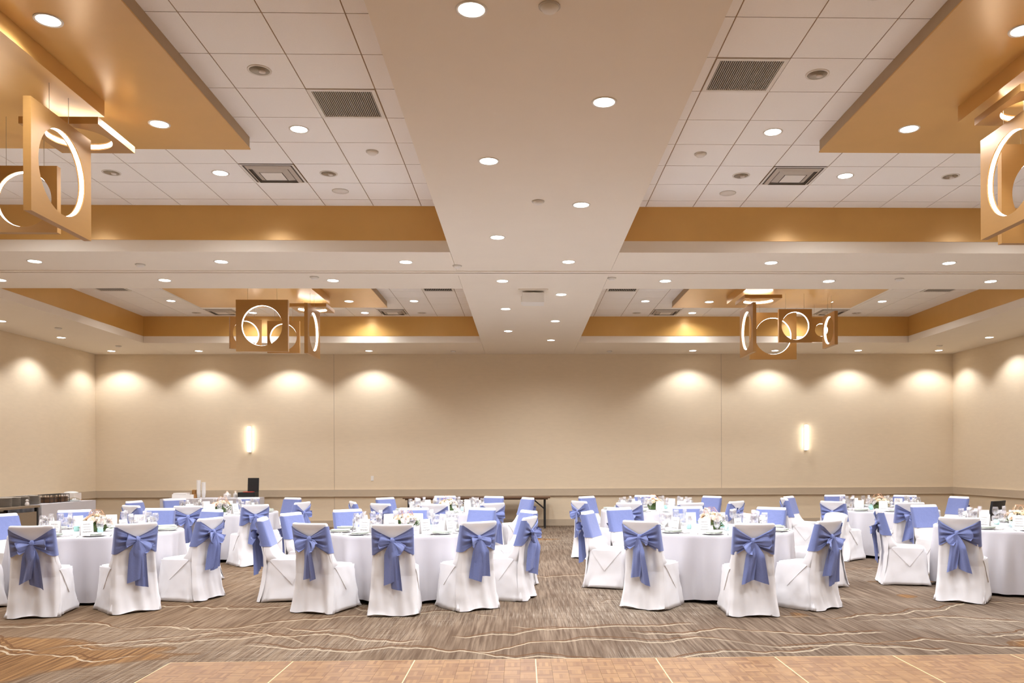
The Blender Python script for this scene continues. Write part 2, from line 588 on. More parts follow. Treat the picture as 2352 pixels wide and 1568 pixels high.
# ------------------------------------------------------------------ ceiling clouds
for bx, (sx0, sx1) in enumerate(((-6.5, -2.745), (3.05, 6.74))):
    for by, (sy0, sy1) in enumerate(((5.2, 8.4), (13.6, 16.8))):
        t = thing('ceiling_cloud', 'copper brown ceiling cloud panel in the %s recess' % BAY[bx, by], 'ceiling panel',
                  ((sx0 + sx1) / 2, (sy0 + sy1) / 2, ZB))
        hx, hy, hz = (sx1 - sx0) / 2, (sy1 - sy0) / 2, ZT - ZB
        obj('panel', MB().box(-hx, hx, -hy, hy, 0, 0.012).mesh('cloud_panel', M['copper']), t)
        obj('edge_trim', MB().box(-hx + 0.006, hx - 0.006, -hy + 0.006, hy - 0.006, 0.012, hz - 0.001).mesh('cloud_edge', M['cloudedge']), t)
        wx = 1.95
        x0 = hx - 0.905 - wx if bx == 0 else -hx + 0.86
        y1 = hy - 1.10
        y0 = y1 - 2.05
        obj('lower_panel', MB().box(x0, x0 + wx, y0, y1, -0.14, 0).mesh('cloud_lower_panel', M['copper']), t)

# ------------------------------------------------------------------ recessed lights
trim_me = MB().grid([[(r * math.cos(a * math.pi / 12), r * math.sin(a * math.pi / 12), z) for a in range(24)]
                     for r, z in ((0.098, 0.0), (0.096, -0.006), (0.080, -0.004), (0.078, 0.0))], closed=True).mesh('trim', M['white_metal'], True)
lens_me = MB().lathe([(0.079, -0.001), (0.078, -0.0035)], 24).mesh('lens', M['lens'])
lamp_data = bpy.data.lights.new('downlight', 'SPOT')
lamp_data.energy = LAMP_W
lamp_data.color = LAMP_COL
lamp_data.spot_size = math.radians(158)
lamp_data.spot_blend = 0.9
lamp_data.shadow_soft_size = 0.07
wash_data = bpy.data.lights.new('wall_washer', 'SPOT')
wash_data.energy = LAMP_W * 0.62
wash_data.color = LAMP_COL
wash_data.spot_size = math.radians(124)
wash_data.spot_blend = 0.5
wash_data.shadow_soft_size = 0.06

dim_data = lamp_data.copy()
dim_data.energy = LAMP_W * 0.5


def downlight(x, y, z, label, data=lamp_data):
    t = thing('recessed_light', label, 'light', (x, y, z), 0, 'recessed ceiling lights')
    obj('trim', trim_me, t)
    obj('lens', lens_me, t)
    lo = obj('lamp', data, t, (0, 0, -0.012))
    return t


ORD = ['first', 'second', 'third', 'fourth', 'fifth', 'sixth', 'seventh', 'eighth', 'ninth', 'tenth', 'eleventh']
for i, y in enumerate((-2.5, 0.0, 2.47, 4.95, 7.42, 9.91, 12.27, 14.47, 16.88)):
    lab = 'round lit downlight in the centre beam, left row, %s counted from the far end' % ORD[8 - i]
    downlight(-0.30, y, ZS, lab)
for i, y in enumerate((-3.7, -1.2, 1.25, 3.72, 6.2, 8.66, 11.1, 13.24, 15.7, 18.12)):
    lab = 'round lit downlight in the centre beam, right row, %s counted from the far end' % ORD[9 - i]
    downlight(0.62, y, ZS, lab)
for i, x in enumerate((-8.95, -6.49, -4.03, -1.57)):
    downlight(x, 11.13, ZS, 'round lit downlight on cross beam before the track, %s left of the centre beam' % ORD[3 - i])
for i, x in enumerate((3.38, 5.83, 8.29)):
    downlight(x, 11.13, ZS, 'round lit downlight on cross beam before the track, %s right of the centre beam' % ORD[i])
for i, x in enumerate((-7.65, -5.26, -2.80)):
    downlight(x, 12.25, ZS, 'round lit downlight on cross beam behind the track, %s left of the centre beam' % ORD[2 - i])
for i, x in enumerate((2.13, 4.59, 7.05, 9.5)):
    downlight(x, 12.25, ZS, 'round lit downlight on cross beam behind the track, %s right of the centre beam' % ORD[i])
for i, x in enumerate((-9.76, -7.71, -5.70, -3.68)):
    downlight(x, 19.8, ZS, 'round downlight washing the far wall, %s from the left corner' % ORD[i], wash_data)
for i, x in enumerate((10.11, 8.13, 6.10, 4.10)):
    downlight(x, 19.8, ZS, 'round downlight washing the far wall, %s from the right corner' % ORD[i], wash_data)
for i, y in enumerate((17.73, 15.71, 13.7, 9.6, 7.6, 5.6, 1.5)):
    downlight(-9.79, y, ZS, 'round downlight washing the left wall, %s from the far corner' % ORD[i], wash_data)
    downlight(10.17, y, ZS, 'round downlight washing the right wall, %s from the far corner' % ORD[i], wash_data)
for bx, by, x, y, w in ((0, 0, -2.2, 8.19, 'beside the copper cloud'), (0, 0, -3.42, 9.43, 'behind the copper cloud'), (0, 0, -5.86, 9.43, 'at far left behind the cloud'),
                        (0, 0, -7.07, 8.19, 'by the outer fascia'), (1, 0, 2.51, 8.19, 'beside the copper cloud'), (1, 0, 3.73, 9.43, 'behind the copper cloud'),
                        (1, 0, 6.17, 9.43, 'at far right behind the cloud'), (1, 0, 7.39, 8.19, 'by the outer fascia'), (1, 0, 2.51, 5.75, 'above the frame edge'),
                        (0, 1, -7.07, 16.75, 'by the outer fascia'), (0, 1, -2.2, 16.75, 'beside the copper cloud'), (0, 1, -3.44, 18.05, 'behind the cloud, right of the diffuser'),
                        (0, 1, -5.86, 18.05, 'behind the cloud, seen through the pendant'), (1, 1, 2.5, 16.75, 'beside the copper cloud'), (1, 1, 3.73, 18.05, 'behind the copper cloud'),
                        (1, 1, 7.38, 16.75, 'by the outer fascia'), (1, 1, 6.13, 18.05, 'behind the cloud, behind pendants')):
    downlight(x, y, ZT, 'round lit downlight in a %s ceiling tile %s' % (BAY[bx, by], w), dim_data if y > 18 else lamp_data)
for bx, by, x, y, w in ((0, 0, -3.385, 5.98, 'near corner, right'), (0, 0, -3.385, 7.78, 'far corner, right'), (0, 0, -5.75, 5.98, 'near corner, left'), (0, 0, -5.75, 7.78, 'far corner, left'),
                        (1, 0, 3.70, 6.0, 'near corner, left'), (1, 0, 3.70, 7.79, 'far corner, left'), (1, 0, 6.05, 6.0, 'near corner, right'), (1, 0, 6.05, 7.79, 'far corner, right'),
                        (0, 1, -5.75, 16.15, 'far corner, left'), (0, 1, -3.385, 16.15, 'far corner, right'), (1, 1, 3.68, 16.18, 'far corner, left'), (1, 1, 6.06, 16.18, 'far corner, right')):
    downlight(x, y, ZB, 'round lit downlight set in the %s copper cloud, %s' % (BAY[bx, by], w))
# unlit open cans
can_trim = MB().grid([[(r * math.cos(a * math.pi / 12), r * math.sin(a * math.pi / 12), z) for a in range(24)]
                      for r, z in ((0.100, 0.0), (0.099, -0.006), (0.084, -0.006), (0.082, -0.001))], closed=True).mesh('trim', M['white_metal'], True)
can_me = MB().lathe([(0.084, -0.0045), (0.07, -0.002), (0.045, -0.001)], 24).mesh('reflector', M['chrome'], True)
bulb_me = MB().lathe([(0.012, -0.002), (0.03, -0.006), (0.028, -0.016), (0.012, -0.022)], 14).mesh('bulb', M['jar'], True)
for bx, by, x, y, w in ((0, 0, -2.2, 6.97, 'beside the cloud'), (0, 0, -4.64, 9.43, 'left of the cloud corner'), (0, 0, -2.2, 9.43, 'right of the diffuser'),
                        (1, 0, 2.52, 6.97, 'right of the return grille'), (1, 0, 2.52, 9.43, 'left of the diffuser'), (1, 0, 4.96, 9.43, 'right of the lit one'),
                        (0, 1, -2.2, 18.05, 'right of the diffuser'), (0, 1, -7.07, 18.05, 'left of the diffuser'), (1, 1, 2.5, 18.05, 'left of the diffuser'), (1, 1, 7.38, 18.05, 'right of the diffuser')):
    t = thing('open_can_light', 'unlit open can light in the %s tiled ceiling, %s' % (BAY[bx, by], w), 'light', (x, y, ZT), 0, 'unlit can lights')
    obj('trim', can_trim, t)
    obj('reflector', can_me, t)
    b = obj('bulb', bulb_me, t, (0.02, 0.01, 0))

# speakers, detectors, sprinklers and the box on the beam
sp_me = MB().lathe([(0.095, 0), (0.093, -0.008), (0.02, -0.011)], 24).mesh('speaker_grille', M['white_metal'], True)
sp_rim = MB().lathe([(0.1, 0), (0.1, -0.004)], 24).mesh('speaker_rim', M['grey_metal'])
for bx, x, y in ((0, -2.2, 10.03), (1, 2.52, 10.05)):
    t = thing('ceiling_speaker', 'round flush ceiling speaker in %s tiles near the back fascia' % BAY[bx, 0], 'speaker', (x, y, ZT))
    obj('rim', sp_rim, t)
    obj('grille', sp_me, t)
det_me = MB().lathe([(0.055, 0), (0.055, -0.012), (0.042, -0.03), (0.012, -0.034)], 20).mesh('detector_body', M['white_metal'], True)
det_rim = MB().lathe([(0.066, 0), (0.066, -0.008)], 20).mesh('detector_base', M['grey_metal'])
DET = [(855, 348, ZT, 'in front left tiles near the beam'), (1609, 353, ZT, 'in front right tiles near the beam'), (1262, 14, ZS, 'on the centre beam at the top edge'),
       (1236, 462, ZS, 'on the centre beam between two downlights'), (322, 607, ZS, 'on the left cross beam'), (722, 636, ZS, 'on the cross beam just behind the track'),
       (1405, 638, ZS, 'on the cross beam right of the beam seam'), (2066, 640, ZS, 'on the right cross beam behind the track'), (1050, 610, ZS, 'at the left beam seam'),
       (134, 753, ZS, 'on the left soffit'), (1223, 685, ZS, 'just behind the white ceiling box'), (272, 794, ZS, 'at the back left soffit corner'), (1041, 806, ZS, 'on the back soffit, left'), (1400, 806, ZS, 'on the back soffit, right'),
       (2158, 793, ZS, 'at the back right soffit corner')]
for px, py, z, w in DET:
    d = ray(px, py)
    tt = (z - CAM_Z) / d.z
    t = thing('smoke_detector', 'small round white detector %s' % w, 'detector', (d.x * tt, d.y * tt, z), 0, 'ceiling detectors')
    obj('base', det_rim, t)
    obj('body', det_me, t)
t = thing('projector_box', 'white box mounted under the centre beam behind the track', 'projector', (0.165, 13.0, ZS))
obj('body', MB().box(-0.17, 0.17, -0.16, 0.16, -0.20, -0.05).mesh('box_body', M['white_metal']), t)
obj('mount_plate', MB().box(-0.23, 0.23, -0.2, 0.2, -0.02, 0).mesh('mount_plate', M['soffit']), t)
obj('mount_post', MB().box(-0.03, 0.03, -0.03, 0.03, -0.05, -0.02).mesh('mount_post', M['soffit']), t)
obj('side_vent', MB().box(-0.19, -0.17, -0.12, 0.12, -0.19, -0.10).mesh('side_vent', M['white_metal']), t)

# ------------------------------------------------------------------ square pendants with a lit round opening
PT = 0.06
HP = math.pi / 2


def pendant_mesh(s, hole):
    n = 64
    out, inn = [], []
    h = s / 2
    for i in range(n):
        a = 2 * math.pi * (i + 0.5) / n
        c, sn = math.cos(a), math.sin(a)
        q = h / max(abs(c), abs(sn))
        out.append((c * q, sn * q))
        inn.append((c * hole, sn * hole))
    # push the nearest samples onto the corners
    for sx in (-1, 1):
        for sy in (-1, 1):
            i = min(range(n), key=lambda j: (out[j][0] - sx * h) ** 2 + (out[j][1] - sy * h) ** 2)
            out[i] = (sx * h, sy * h)
    t = PT / 2
    rows = [[(x, -t, z) for x, z in inn], [(x, -t, z) for x, z in out], [(x, t, z) for x, z in out], [(x, t, z) for x, z in inn], [(x, -t, z) for x, z in inn]]
    p = MB().grid(rows, closed=True).mesh('pendant_panel', M['bronze'])
    r1 = hole - 0.003
    ring = MB().grid([[(r * math.cos(2 * math.pi * i / n), y, r * math.sin(2 * math.pi * i / n)) for i in range(n)]
                      for r, y in ((hole, -0.018), (r1, -0.016), (r1, 0.016), (hole, 0.018))], closed=True).mesh('light_ring', M['ring'], True)
    return p, ring


PM = {0.87: pendant_mesh(0.87, 0.34), 0.6: pendant_mesh(0.6, 0.25), 0.66: pendant_mesh(0.66, 0.26), 0.46: pendant_mesh(0.46, 0.125)}


def pendant(s, x, y, z, rz, label, flat=False):
    t = thing('pendant_panel_light', label, 'pendant light', (x, y, CAM_Z + z), rz, 'square pendant lights')
    p, r = PM[s]
    a = obj('panel', p, t)
    b = obj('light_ring', r, t)
    if flat:
        a.rotation_euler = b.rotation_euler = (math.pi / 2, 0, 0)
    zt = (3.19 if y > (7.29 if y < 11 else 15.69) else 3.05) - z
    wo = 0.16 if rz == HP else 0.28
    h = s / 2 if not flat else PT / 2
    for sx in (-1, 1):
        w = MB().tube([(sx * s * wo, 0, h - 0.005), (sx * s * wo, 0, zt)], 0.002, 5).mesh('wire', M['wire'])
        obj('wire', w, t)
    return t


for by, dy in ((0, 0.0), (1, 8.04)):
    bl, br = BAY[0, by], BAY[1, by]
    pendant(0.87, -3.76, 6.79 + dy, 2.38, HP, 'large square bronze pendant turned edge-on, rightmost in %s cluster' % bl)
    pendant(0.87, -4.385, 5.96 + dy, 2.35, 0, 'large square bronze pendant facing forward, nearest in %s cluster' % bl)
    pendant(0.6, -4.49, 7.56 + dy, 2.405, 0, 'small square bronze pendant facing forward in %s cluster' % bl)
    pendant(0.6, -5.28, 7.80 + dy, 2.50, math.radians(38), 'small square bronze pendant turned aside, leftmost in %s cluster' % bl)
    pendant(0.66, -3.90, 7.36 + dy, 2.91, 0, 'flat lying square bronze pendant on top of %s cluster' % bl, True)
    pendant(0.87, 4.05, 6.70 + dy, 2.385, HP, 'large square bronze pendant turned edge-on, leftmost in %s cluster' % br)
    pendant(0.87, 4.645, 7.17 + dy, 2.36, 0, 'large square bronze pendant facing forward in %s cluster' % br)
    pendant(0.6, 4.89, 6.66 + dy, 2.465, 0, 'small square bronze pendant facing forward in %s cluster' % br)
    pendant(0.6, 5.62, 6.91 + dy, 2.43, HP, 'small square bronze pendant turned edge-on in %s cluster' % br)
    pendant(0.46, 5.74, 7.70 + dy, 2.56, 0, 'smallest square bronze pendant with small opening in %s cluster' % br)
    pendant(0.66, 4.24, 6.70 + dy, 2.94, 0, 'flat lying square bronze pendant on top of %s cluster' % br, True)

# ------------------------------------------------------------------ wall sconces and plates
for x, side in ((-6.70, 'left'), (7.04, 'right')):
    t = thing('wall_sconce', 'tall glowing tube sconce on far wall, %s side' % side, 'sconce', (x, YF, 2.16))
    obj('back_plate', MB().box(-0.035, 0.035, -0.03, 0, -0.32, 0.32).mesh('sconce_plate', M['white_metal']), t)
    tb = MB().lathe([(0.02, -0.31), (0.045, -0.3), (0.047, 0.3), (0.02, 0.31)], 20, (0, -0.075, 0)).mesh('sconce_tube', M['tube'], True)
    obj('glowing_tube', tb, t)
    for z in (-0.315, 0.31):
        obj('end_cap', MB().lathe([(0.03, 0), (0.03, 0.012)], 16, (0, -0.075, z)).mesh('end_cap', M['white_metal']), t)
t = thing('wall_plate', 'small blank white plate on far wall above chair rail', 'wall plate', (-3.72, YF, 1.19))
obj('cover', MB().box(-0.035, 0.035, -0.008, 0, -0.06, 0.06).mesh('plate_cover', M['white_metal']), t)
obj('switch', MB().box(-0.01, 0.01, -0.014, -0.008, -0.02, 0.02).mesh('plate_switch', M['white_metal']), t)

# ------------------------------------------------------------------ dance floor of parquet panels
PW, PX_L, PY_F, PZ = 0.926, -2.69, 6.345, 0.022
bw = PW / 8
block_me = MB().box(-bw / 2 + 0.0006, bw / 2 - 0.0006, -bw / 2 + 0.0006, bw / 2 - 0.0006, 0.008, PZ).mesh('parquet_block', M['parquet'])
base_me = MB().box(-PW / 2 + 0.001, PW / 2 - 0.001, -PW / 2 + 0.001, PW / 2 - 0.001, 0, 0.012).mesh('panel_base', M['edge'])
seam_me = MB()
for b in ((-PW / 2, PW / 2, -PW / 2, -PW / 2 + 0.004), (-PW / 2, PW / 2, PW / 2 - 0.004, PW / 2), (-PW / 2, -PW / 2 + 0.004, -PW / 2, PW / 2), (PW / 2 - 0.004, PW / 2, -PW / 2, PW / 2)):
    seam_me.box(b[0], b[1], b[2], b[3], 0.0, PZ + 0.0006)
seam_me = seam_me.mesh('panel_rim', M['edge'])
rnd = random.Random(4)
joined = MB()
for i in range(8):
    for j in range(8):
        x, y = (i - 3.5) * bw, (j - 3.5) * bw
        joined.box(x - bw / 2 + 0.0006, x + bw / 2 - 0.0006, y - bw / 2 + 0.0006, y + bw / 2 - 0.0006, 0.008, PZ)
joined = joined.mesh('parquet_blocks', M['parquet'])
for r in range(3):
    for cidx in range(9):
        lab = 'square oak parquet dance floor panel, %s from the left in the %s' % (ORD[cidx], ('far row', 'middle row below the frame', 'nearest row below the frame')[r])
        t = thing('dance_floor_panel', lab, 'floor panel', (PX_L + (cidx + 0.5) * PW, PY_F - (r + 0.5) * PW, 0), 0, 'dance floor panels')
        obj('base', base_me, t)
        obj('rim', seam_me, t)
        if r == 0 and cidx < 7:
            for i in range(8):
                for j in range(8):
                    obj('parquet_block', block_me, t, ((i - 3.5) * bw, (j - 3.5) * bw, 0), (i + j) % 2 * HP)
        else:
            o = obj('parquet_block', joined, t)
            o['kind'] = 'stuff'
XE = PX_L + 9 * PW
rp = MB().add([(PX_L - 0.045, PY_F + 0.045, 0), (XE, PY_F + 0.045, 0), (XE, PY_F, 0), (PX_L, PY_F, 0), (PX_L, PY_F, PZ), (XE, PY_F, PZ)],
              [(0, 3, 2, 1), (0, 1, 5, 4), (2, 3, 4, 5), (1, 2, 5), (0, 4, 3)])
tag(obj('dance_floor_edging', rp.mesh('edging', M['edge'])), 'pale sloped edging strip along the far edge of dance floor', 'edging')
rp = MB().add([(PX_L - 0.045, PY_F + 0.045, 0), (PX_L, PY_F, 0), (PX_L, PY_F - 3 * PW, 0), (PX_L - 0.045, PY_F - 3 * PW, 0), (PX_L, PY_F, PZ), (PX_L, PY_F - 3 * PW, PZ)],
              [(0, 1, 2, 3), (0, 3, 5, 4), (1, 4, 5, 2), (0, 4, 1), (2, 5, 3)])
tag(obj('dance_floor_edging', rp.mesh('edging', M['edge'])), 'pale sloped edging strip along the left edge of dance floor', 'edging')

# ------------------------------------------------------------------ chair with fabric cover and sash
rnd = random.Random(11)


def lerp_tab(tab, z):
    for (z0, a), (z1, b) in zip(tab, tab[1:]):
        if z <= z1:
            t = max(0, min(1, (z - z0) / (z1 - z0)))
            return a + (b - a) * t
    return tab[-1][1]


# half width, rear y and front y of the covered back; the chair faces +Y
BW = [(0.36, 0.18), (0.43, 0.208), (0.50, 0.218), (0.55, 0.211), (0.62, 0.203), (0.93, 0.203)]
BR = [(0.36, -0.17), (0.43, -0.205), (0.48, -0.222), (0.54, -0.234), (0.60, -0.246), (0.93, -0.316)]
# loose rear panel from the sash to the floor
PR = [(0.0, -0.305), (0.1, -0.276), (0.25, -0.252), (0.40, -0.243), (0.50, -0.244), (0.58, -0.251), (0.66, -0.265)]
PWID = [(0.0, 0.250), (0.2, 0.236), (0.40, 0.226), (0.55, 0.214), (0.66, 0.205)]
BF = [(0.40, 0.01), (0.47, -0.04), (0.52, -0.10), (0.60, -0.150), (0.70, -0.185), (0.93, -0.256)]
# skirt
SW = [(0.0, 0.248), (0.2, 0.234), (0.40, 0.225), (0.47, 0.222)]
SR = [(0.0, -0.262), (0.2, -0.228), (0.40, -0.214), (0.47, -0.210)]
SF = [(0.0, 0.275), (0.2, 0.260), (0.40, 0.252), (0.47, 0.242)]


def sup(a, e):
    c, s = math.cos(a), math.sin(a)
    return math.copysign(abs(c) ** e, c), math.copysign(abs(s) ** e, s)


def cover_mesh(seed, top=0.93, arch=0.0):
    r = random.Random(seed)
    mb = MB()
    n = 72
    ph = [r.uniform(0, 6.3) for _ in range(6)]
    rows = []
    for z in (0.0, 0.05, 0.11, 0.18, 0.26, 0.34, 0.40, 0.44, 0.462, 0.474, 0.48):
        k = 1 - z / 0.48
        row = []
        for i in range(n):
            a = 2 * math.pi * i / n
            c, s = sup(a, 0.28 if z < 0.44 else 0.34)
            sw = a + 0.35 * math.sin(z * 9 + ph[5])
            fold = (0.011 * math.sin(5 * sw + ph[0]) + 0.012 * abs(math.sin(4.5 * sw + ph[1])) + 0.007 * math.sin(17 * sw + ph[2])) * k ** 1.5 + 0.003 * math.sin(7 * a + 22 * z + ph[4]) * min(1, 3 * k)
            corner = 0.020 * k ** 2 * max(0, abs(math.sin(2 * a)) - 0.75) * 4
            w = lerp_tab(SW, z) + fold + corner
            yr, yf = lerp_tab(SR, z), lerp_tab(SF, z)
            ins = 0.0
            if z > 0.46:
                ins = (0.012 if z < 0.478 else 0.05) * (1 if s > -0.2 else 0.15)
            y = (yf + yr) / 2 + s * ((yf - yr) / 2 + fold + corner - ins)
            hem = 0.012 + 0.008 * math.sin(3 * a + ph[3]) if z == 0 else 0
            row.append((c * (w - ins), y, z + hem))
        rows.append(row)
    mb.grid(rows, closed=True, cap=True)
    rows = []
    zs = [0.36, 0.42, 0.47, 0.50, 0.53, 0.57, 0.62, 0.68, 0.75, 0.82, 0.88, 0.91, 0.925, 0.93]
    n = 56
    for z in zs:
        row = []
        for i in range(n):
            a = 2 * math.pi * i / n
            c, s = sup(a, 0.36)
            w, yr, yf = lerp_tab(BW, z), lerp_tab(BR, z), lerp_tab(BF, z)
            ins = {0.925: 0.006, 0.93: 0.018}.get(z, 0)
            x = c * (w - ins)
            g = 0.0
            if s < -0.3 and z < 0.68:     # gathers hanging below the sash
                g = (0.008 * math.sin(62 * x + ph[4]) + 0.005 * math.sin(31 * x + ph[5])) * min(1, (0.68 - z) / 0.08) * max(0, min(1, (z - 0.44) / 0.1))
            y = (yr + yf) / 2 + s * ((yf - yr) / 2 - ins * 0.6) - g
            zt = z
            if z > 0.6:
                sag = 0.012 * (1 - (x / 0.2) ** 2) * (1 if arch == 0 else -1) * max(0, (z - 0.6) / 0.33)
                zt = 0.6 + (z - 0.6) * (top - 0.6) / 0.33 - (0 if arch else sag * 0.6) + (arch * (1 - (x / 0.2) ** 2) - arch) * max(0, (z - 0.6) / 0.33)
            row.append((x, y, zt))
        rows.append(row)
    mb.grid(rows, closed=True, cap=True)
    rows = []
    pz = (0.01, 0.04, 0.08, 0.13, 0.18, 0.24, 0.30, 0.36, 0.395, 0.405, 0.44, 0.48, 0.52, 0.56, 0.60, 0.63, 0.66)
    n = 41
    for z in pz:
        row = []
        for i in range(n):
            u = -1 + 2 * i / (n - 1)
            k = 1 - z / 0.66
            x = u * lerp_tab(PWID, z) * (1 + 0.02 * k * math.sin(9 * z + ph[0]))
            f = 0.011 * k * math.sin(7 * u + 5 * z + ph[1]) + 0.007 * math.sin(13 * u + ph[2] + 6 * z) * k
            gth = (0.007 * math.sin(62 * x + ph[4]) + 0.005 * math.sin(33 * x + ph[5])) * max(0, min(1, (z - 0.36) / 0.15)) * min(1, (0.68 - z) / 0.06)
            crease = 0.004 if abs(z - 0.40) < 0.006 else 0
            y = lerp_tab(PR, z) - f - gth + crease + 0.040 * max(0, abs(u) - 0.88) / 0.12 + 0.006 * u * math.sin(ph[3])
            hem = (0.010 * math.sin(4 * u + ph[3]) + 0.008) if z < 0.02 else 0
            row.append((x, y, z + hem))
        rows.append(row)
    mb.grid(rows)
    return mb.mesh('chair_cover', M['cover'], True)


def fold_mesh(side, seed):
    """triangular envelope fold hanging over the side of the seat"""
    r = random.Random(seed)
    ap = (0.03 + r.uniform(-0.04, 0.05), 0.215 + r.uniform(-0.02, 0.03))
    k = 8
    rows = []
    for layer in (0.0, 0.006):
        for j in range(k + 1):
            v = j / k
            y0, y1 = 0.215 + (ap[0] - 0.215) * v, -0.165 + (ap[0] + 0.165) * v
            z = 0.462 + (ap[1] - 0.462) * v
            yr, yf = lerp_tab(SR, z), lerp_tab(SF, z)
            row = []
            for i in range(9):
                y = y0 + (y1 - y0) * i / 8
                tt = abs((y - (yr + yf) / 2) / ((yf - yr) / 2))
                w = lerp_tab(SW, z) * max(0.0, 1 - tt ** 7.1) ** (1 / 7.1)
                row.append((side * (w + (0.006 + 0.005 * v if layer else -0.018)), y, z))
            rows.append(row)
    mb = MB()
    mb.grid(rows[:k + 1])
    mb.grid(rows[k + 1:])
    # edges of the hanging flap
    for e in (0, 8):
        mb.grid([[q[e] for q in rows[:k + 1]], [q[e] for q in rows[k + 1:]]])
    return mb.mesh('side_fold', M['cover'], True)


def back_pt(u, z, off):
    """u runs 0..1 around the back from the middle of the rear over the right side and front to the rear again"""
    w, yr, yf = lerp_tab(BW, z) + off, lerp_tab(BR, z) - off, lerp_tab(BF, z) + off
    segs = [(0.28, (0, yr), (w - 0.012, yr)), (0.30, (w - 0.012, yr), (w, yr + 0.012)), (0.36, (w, yr + 0.012), (w, yf - 0.012)), (0.38, (w, yf - 0.012), (w - 0.012, yf)),
            (0.62, (w - 0.012, yf), (-w + 0.012, yf)), (0.64, (-w + 0.012, yf), (-w, yf - 0.012)), (0.70, (-w, yf - 0.012), (-w, yr + 0.012)), (0.72, (-w, yr + 0.012), (-w + 0.012, yr)), (1.0, (-w + 0.012, yr), (0, yr))]
    u0 = 0.0
    for u1, p, q in segs:
        if u <= u1 + 1e-9:
            t = (u - u0) / (u1 - u0)
            return p[0] + (q[0] - p[0]) * t, p[1] + (q[1] - p[1]) * t
        u0 = u1
    return 0, yr


def sash_set(seed):
    r = random.Random(seed)
    kz = 0.755 + r.uniform(-0.015, 0.01)
    kx = r.uniform(-0.02, 0.02)
    ph = r.uniform(0, 6)
    us = [0.28 * i / 12 for i in range(12)] + [0.28, 0.29, 0.30, 0.33, 0.36, 0.37, 0.38] + [0.38 + 0.24 * i / 8 for i in range(1, 8)] + [0.62, 0.63, 0.64, 0.67, 0.70, 0.71] + [0.72 + 0.28 * i / 12 for i in range(13)]
    nz = 16
    rows = []
    nz = 28
    for u in us:
        rear = max(0.0, 1 - u / 0.28) if u < 0.28 else max(0.0, (u - 0.72) / 0.28)
        top = 0.905 - 0.025 * (1 if rear == 0 else 0)
        lo = 0.615 if rear == 0 else 0.605
        e = rear ** 0.9
        zlo, zhi = lo + (kz - 0.03 - lo) * e, (0.895) + (kz + 0.03 - 0.895) * e
        row = []
        for j in range(nz + 1):
            v = j / nz
            z = zlo + (zhi - zlo) * v
            pl = 0.0
            if rear > 0:
                pl = (abs(math.sin(v * 10 + ph)) ** 0.6 * 0.034 + 0.006 * math.sin(v * 29 + 2 * ph)) * min(1, 5 * rear) * (1 - 0.6 * rear) + 0.012 * rear - 0.004
            x, y = back_pt(u, z, 0.005)
            row.append((x + kx * rear, y - pl, z))
        rows.append(row)
    band = MB().grid(rows).mesh('sash_band', M['sash'], True)
    # knot
    rows = []
    for j in range(9):
        b = -math.pi / 2 + math.pi * j / 8
        row = []
        for i in range(14):
            a = 2 * math.pi * i / 14
            q = 0.95 + 0.16 * math.sin(4 * a + ph)
            row.append((0.030 * q * math.cos(b) * math.cos(a), 0.026 * q * math.cos(b) * math.sin(a), 0.042 * math.sin(b)))
        rows.append(row)
    knot = MB().grid(rows, closed=True, cap=True).mesh('bow_knot', M['sash'], True)
    # loops
    loops = []
    for side in (-1, 1):
        L = 0.135 + r.uniform(-0.02, 0.03)
        tilt = math.radians(r.uniform(-52, 16))
        wid = 0.062 + r.uniform(-0.008, 0.012)
        dep = 0.105
        rows = []
        K = 22
        for i in range(K + 1):
            t = i / K
            a = math.pi * 2 * t
            # out near the chair, back towards the viewer
            ox = L * math.sin(math.pi * t) ** 0.85
            oy = -dep * (0.5 - 0.5 * math.cos(2 * math.pi * t)) * (0.08 + 0.92 * t) - 0.012 * t
            pin = 0.28 + 0.72 * math.sin(math.pi * t) ** 0.6
            row = []
            for j in range(9):
                v = -1 + 2 * j / 8
                zz_ = wid * pin * v
                pl = 0.011 * math.sin(v * 8 + ph + side) * (1.25 - pin) + 0.040 * v * v * pin * (1 if t > 0.5 else -0.2)
                xx = ox * (1 - 0.12 * v * v) + 0.006 * math.sin(3 * v + ph)
                x2 = xx * math.cos(tilt) - zz_ * math.sin(tilt)
                z2 = xx * math.sin(tilt) + zz_ * math.cos(tilt)
                row.append((side * x2, oy + pl, z2))
            rows.append(row)
        loops.append(MB().grid(rows).mesh('bow_loop', M['sash'], True))
    tails = []
    for side in (-1, 1):
        ln = 0.43 + r.uniform(-0.07, 0.06)
        lean = side * r.uniform(0.02, 0.07) + r.uniform(-0.02, 0.02)
        wd = 0.060 + r.uniform(-0.010, 0.014)
        sl = r.uniform(-0.035, 0.035)
        y0 = -0.028 - (0.012 if side > 0 else 0)
        rows = []
        K = 18
        for i in range(K + 1):
            t = i / K
            hw = 0.016 + (wd - 0.016) * min(1, t / 0.28) ** 0.7
            row = []
            for j in range(11):
                v = -1 + 2 * j / 10
                x = lean * t + v * hw
                z = -0.01 - (ln + sl * v) * t
                y = y0 * (1 - 0.4 * t) - (v + 0.6) * hw * 0.42 * min(1, t * 3) + (0.014 * math.sin(v * 2.9 + ph * side + 2.2 * t) + 0.006 * math.sin(v * 7 + ph)) * min(1, t * 2.5) + 0.030 * (z / -0.43)
                row.append((x, y, z))
            rows.append(row)
        tails.append(MB().grid(rows).mesh('sash_tail', M['sash'], True))
    return band, knot, loops, tails, (kx, kz)


COVERS = [cover_mesh(i) for i in range(5)]
BARE = cover_mesh(77, 0.905, 0.03)
FOLDS = [(fold_mesh(-1, i), fold_mesh(1, i + 50)) for i in range(4)]
SASH = [sash_set(i * 3 + 1) for i in range(7)]
chair_count = 0


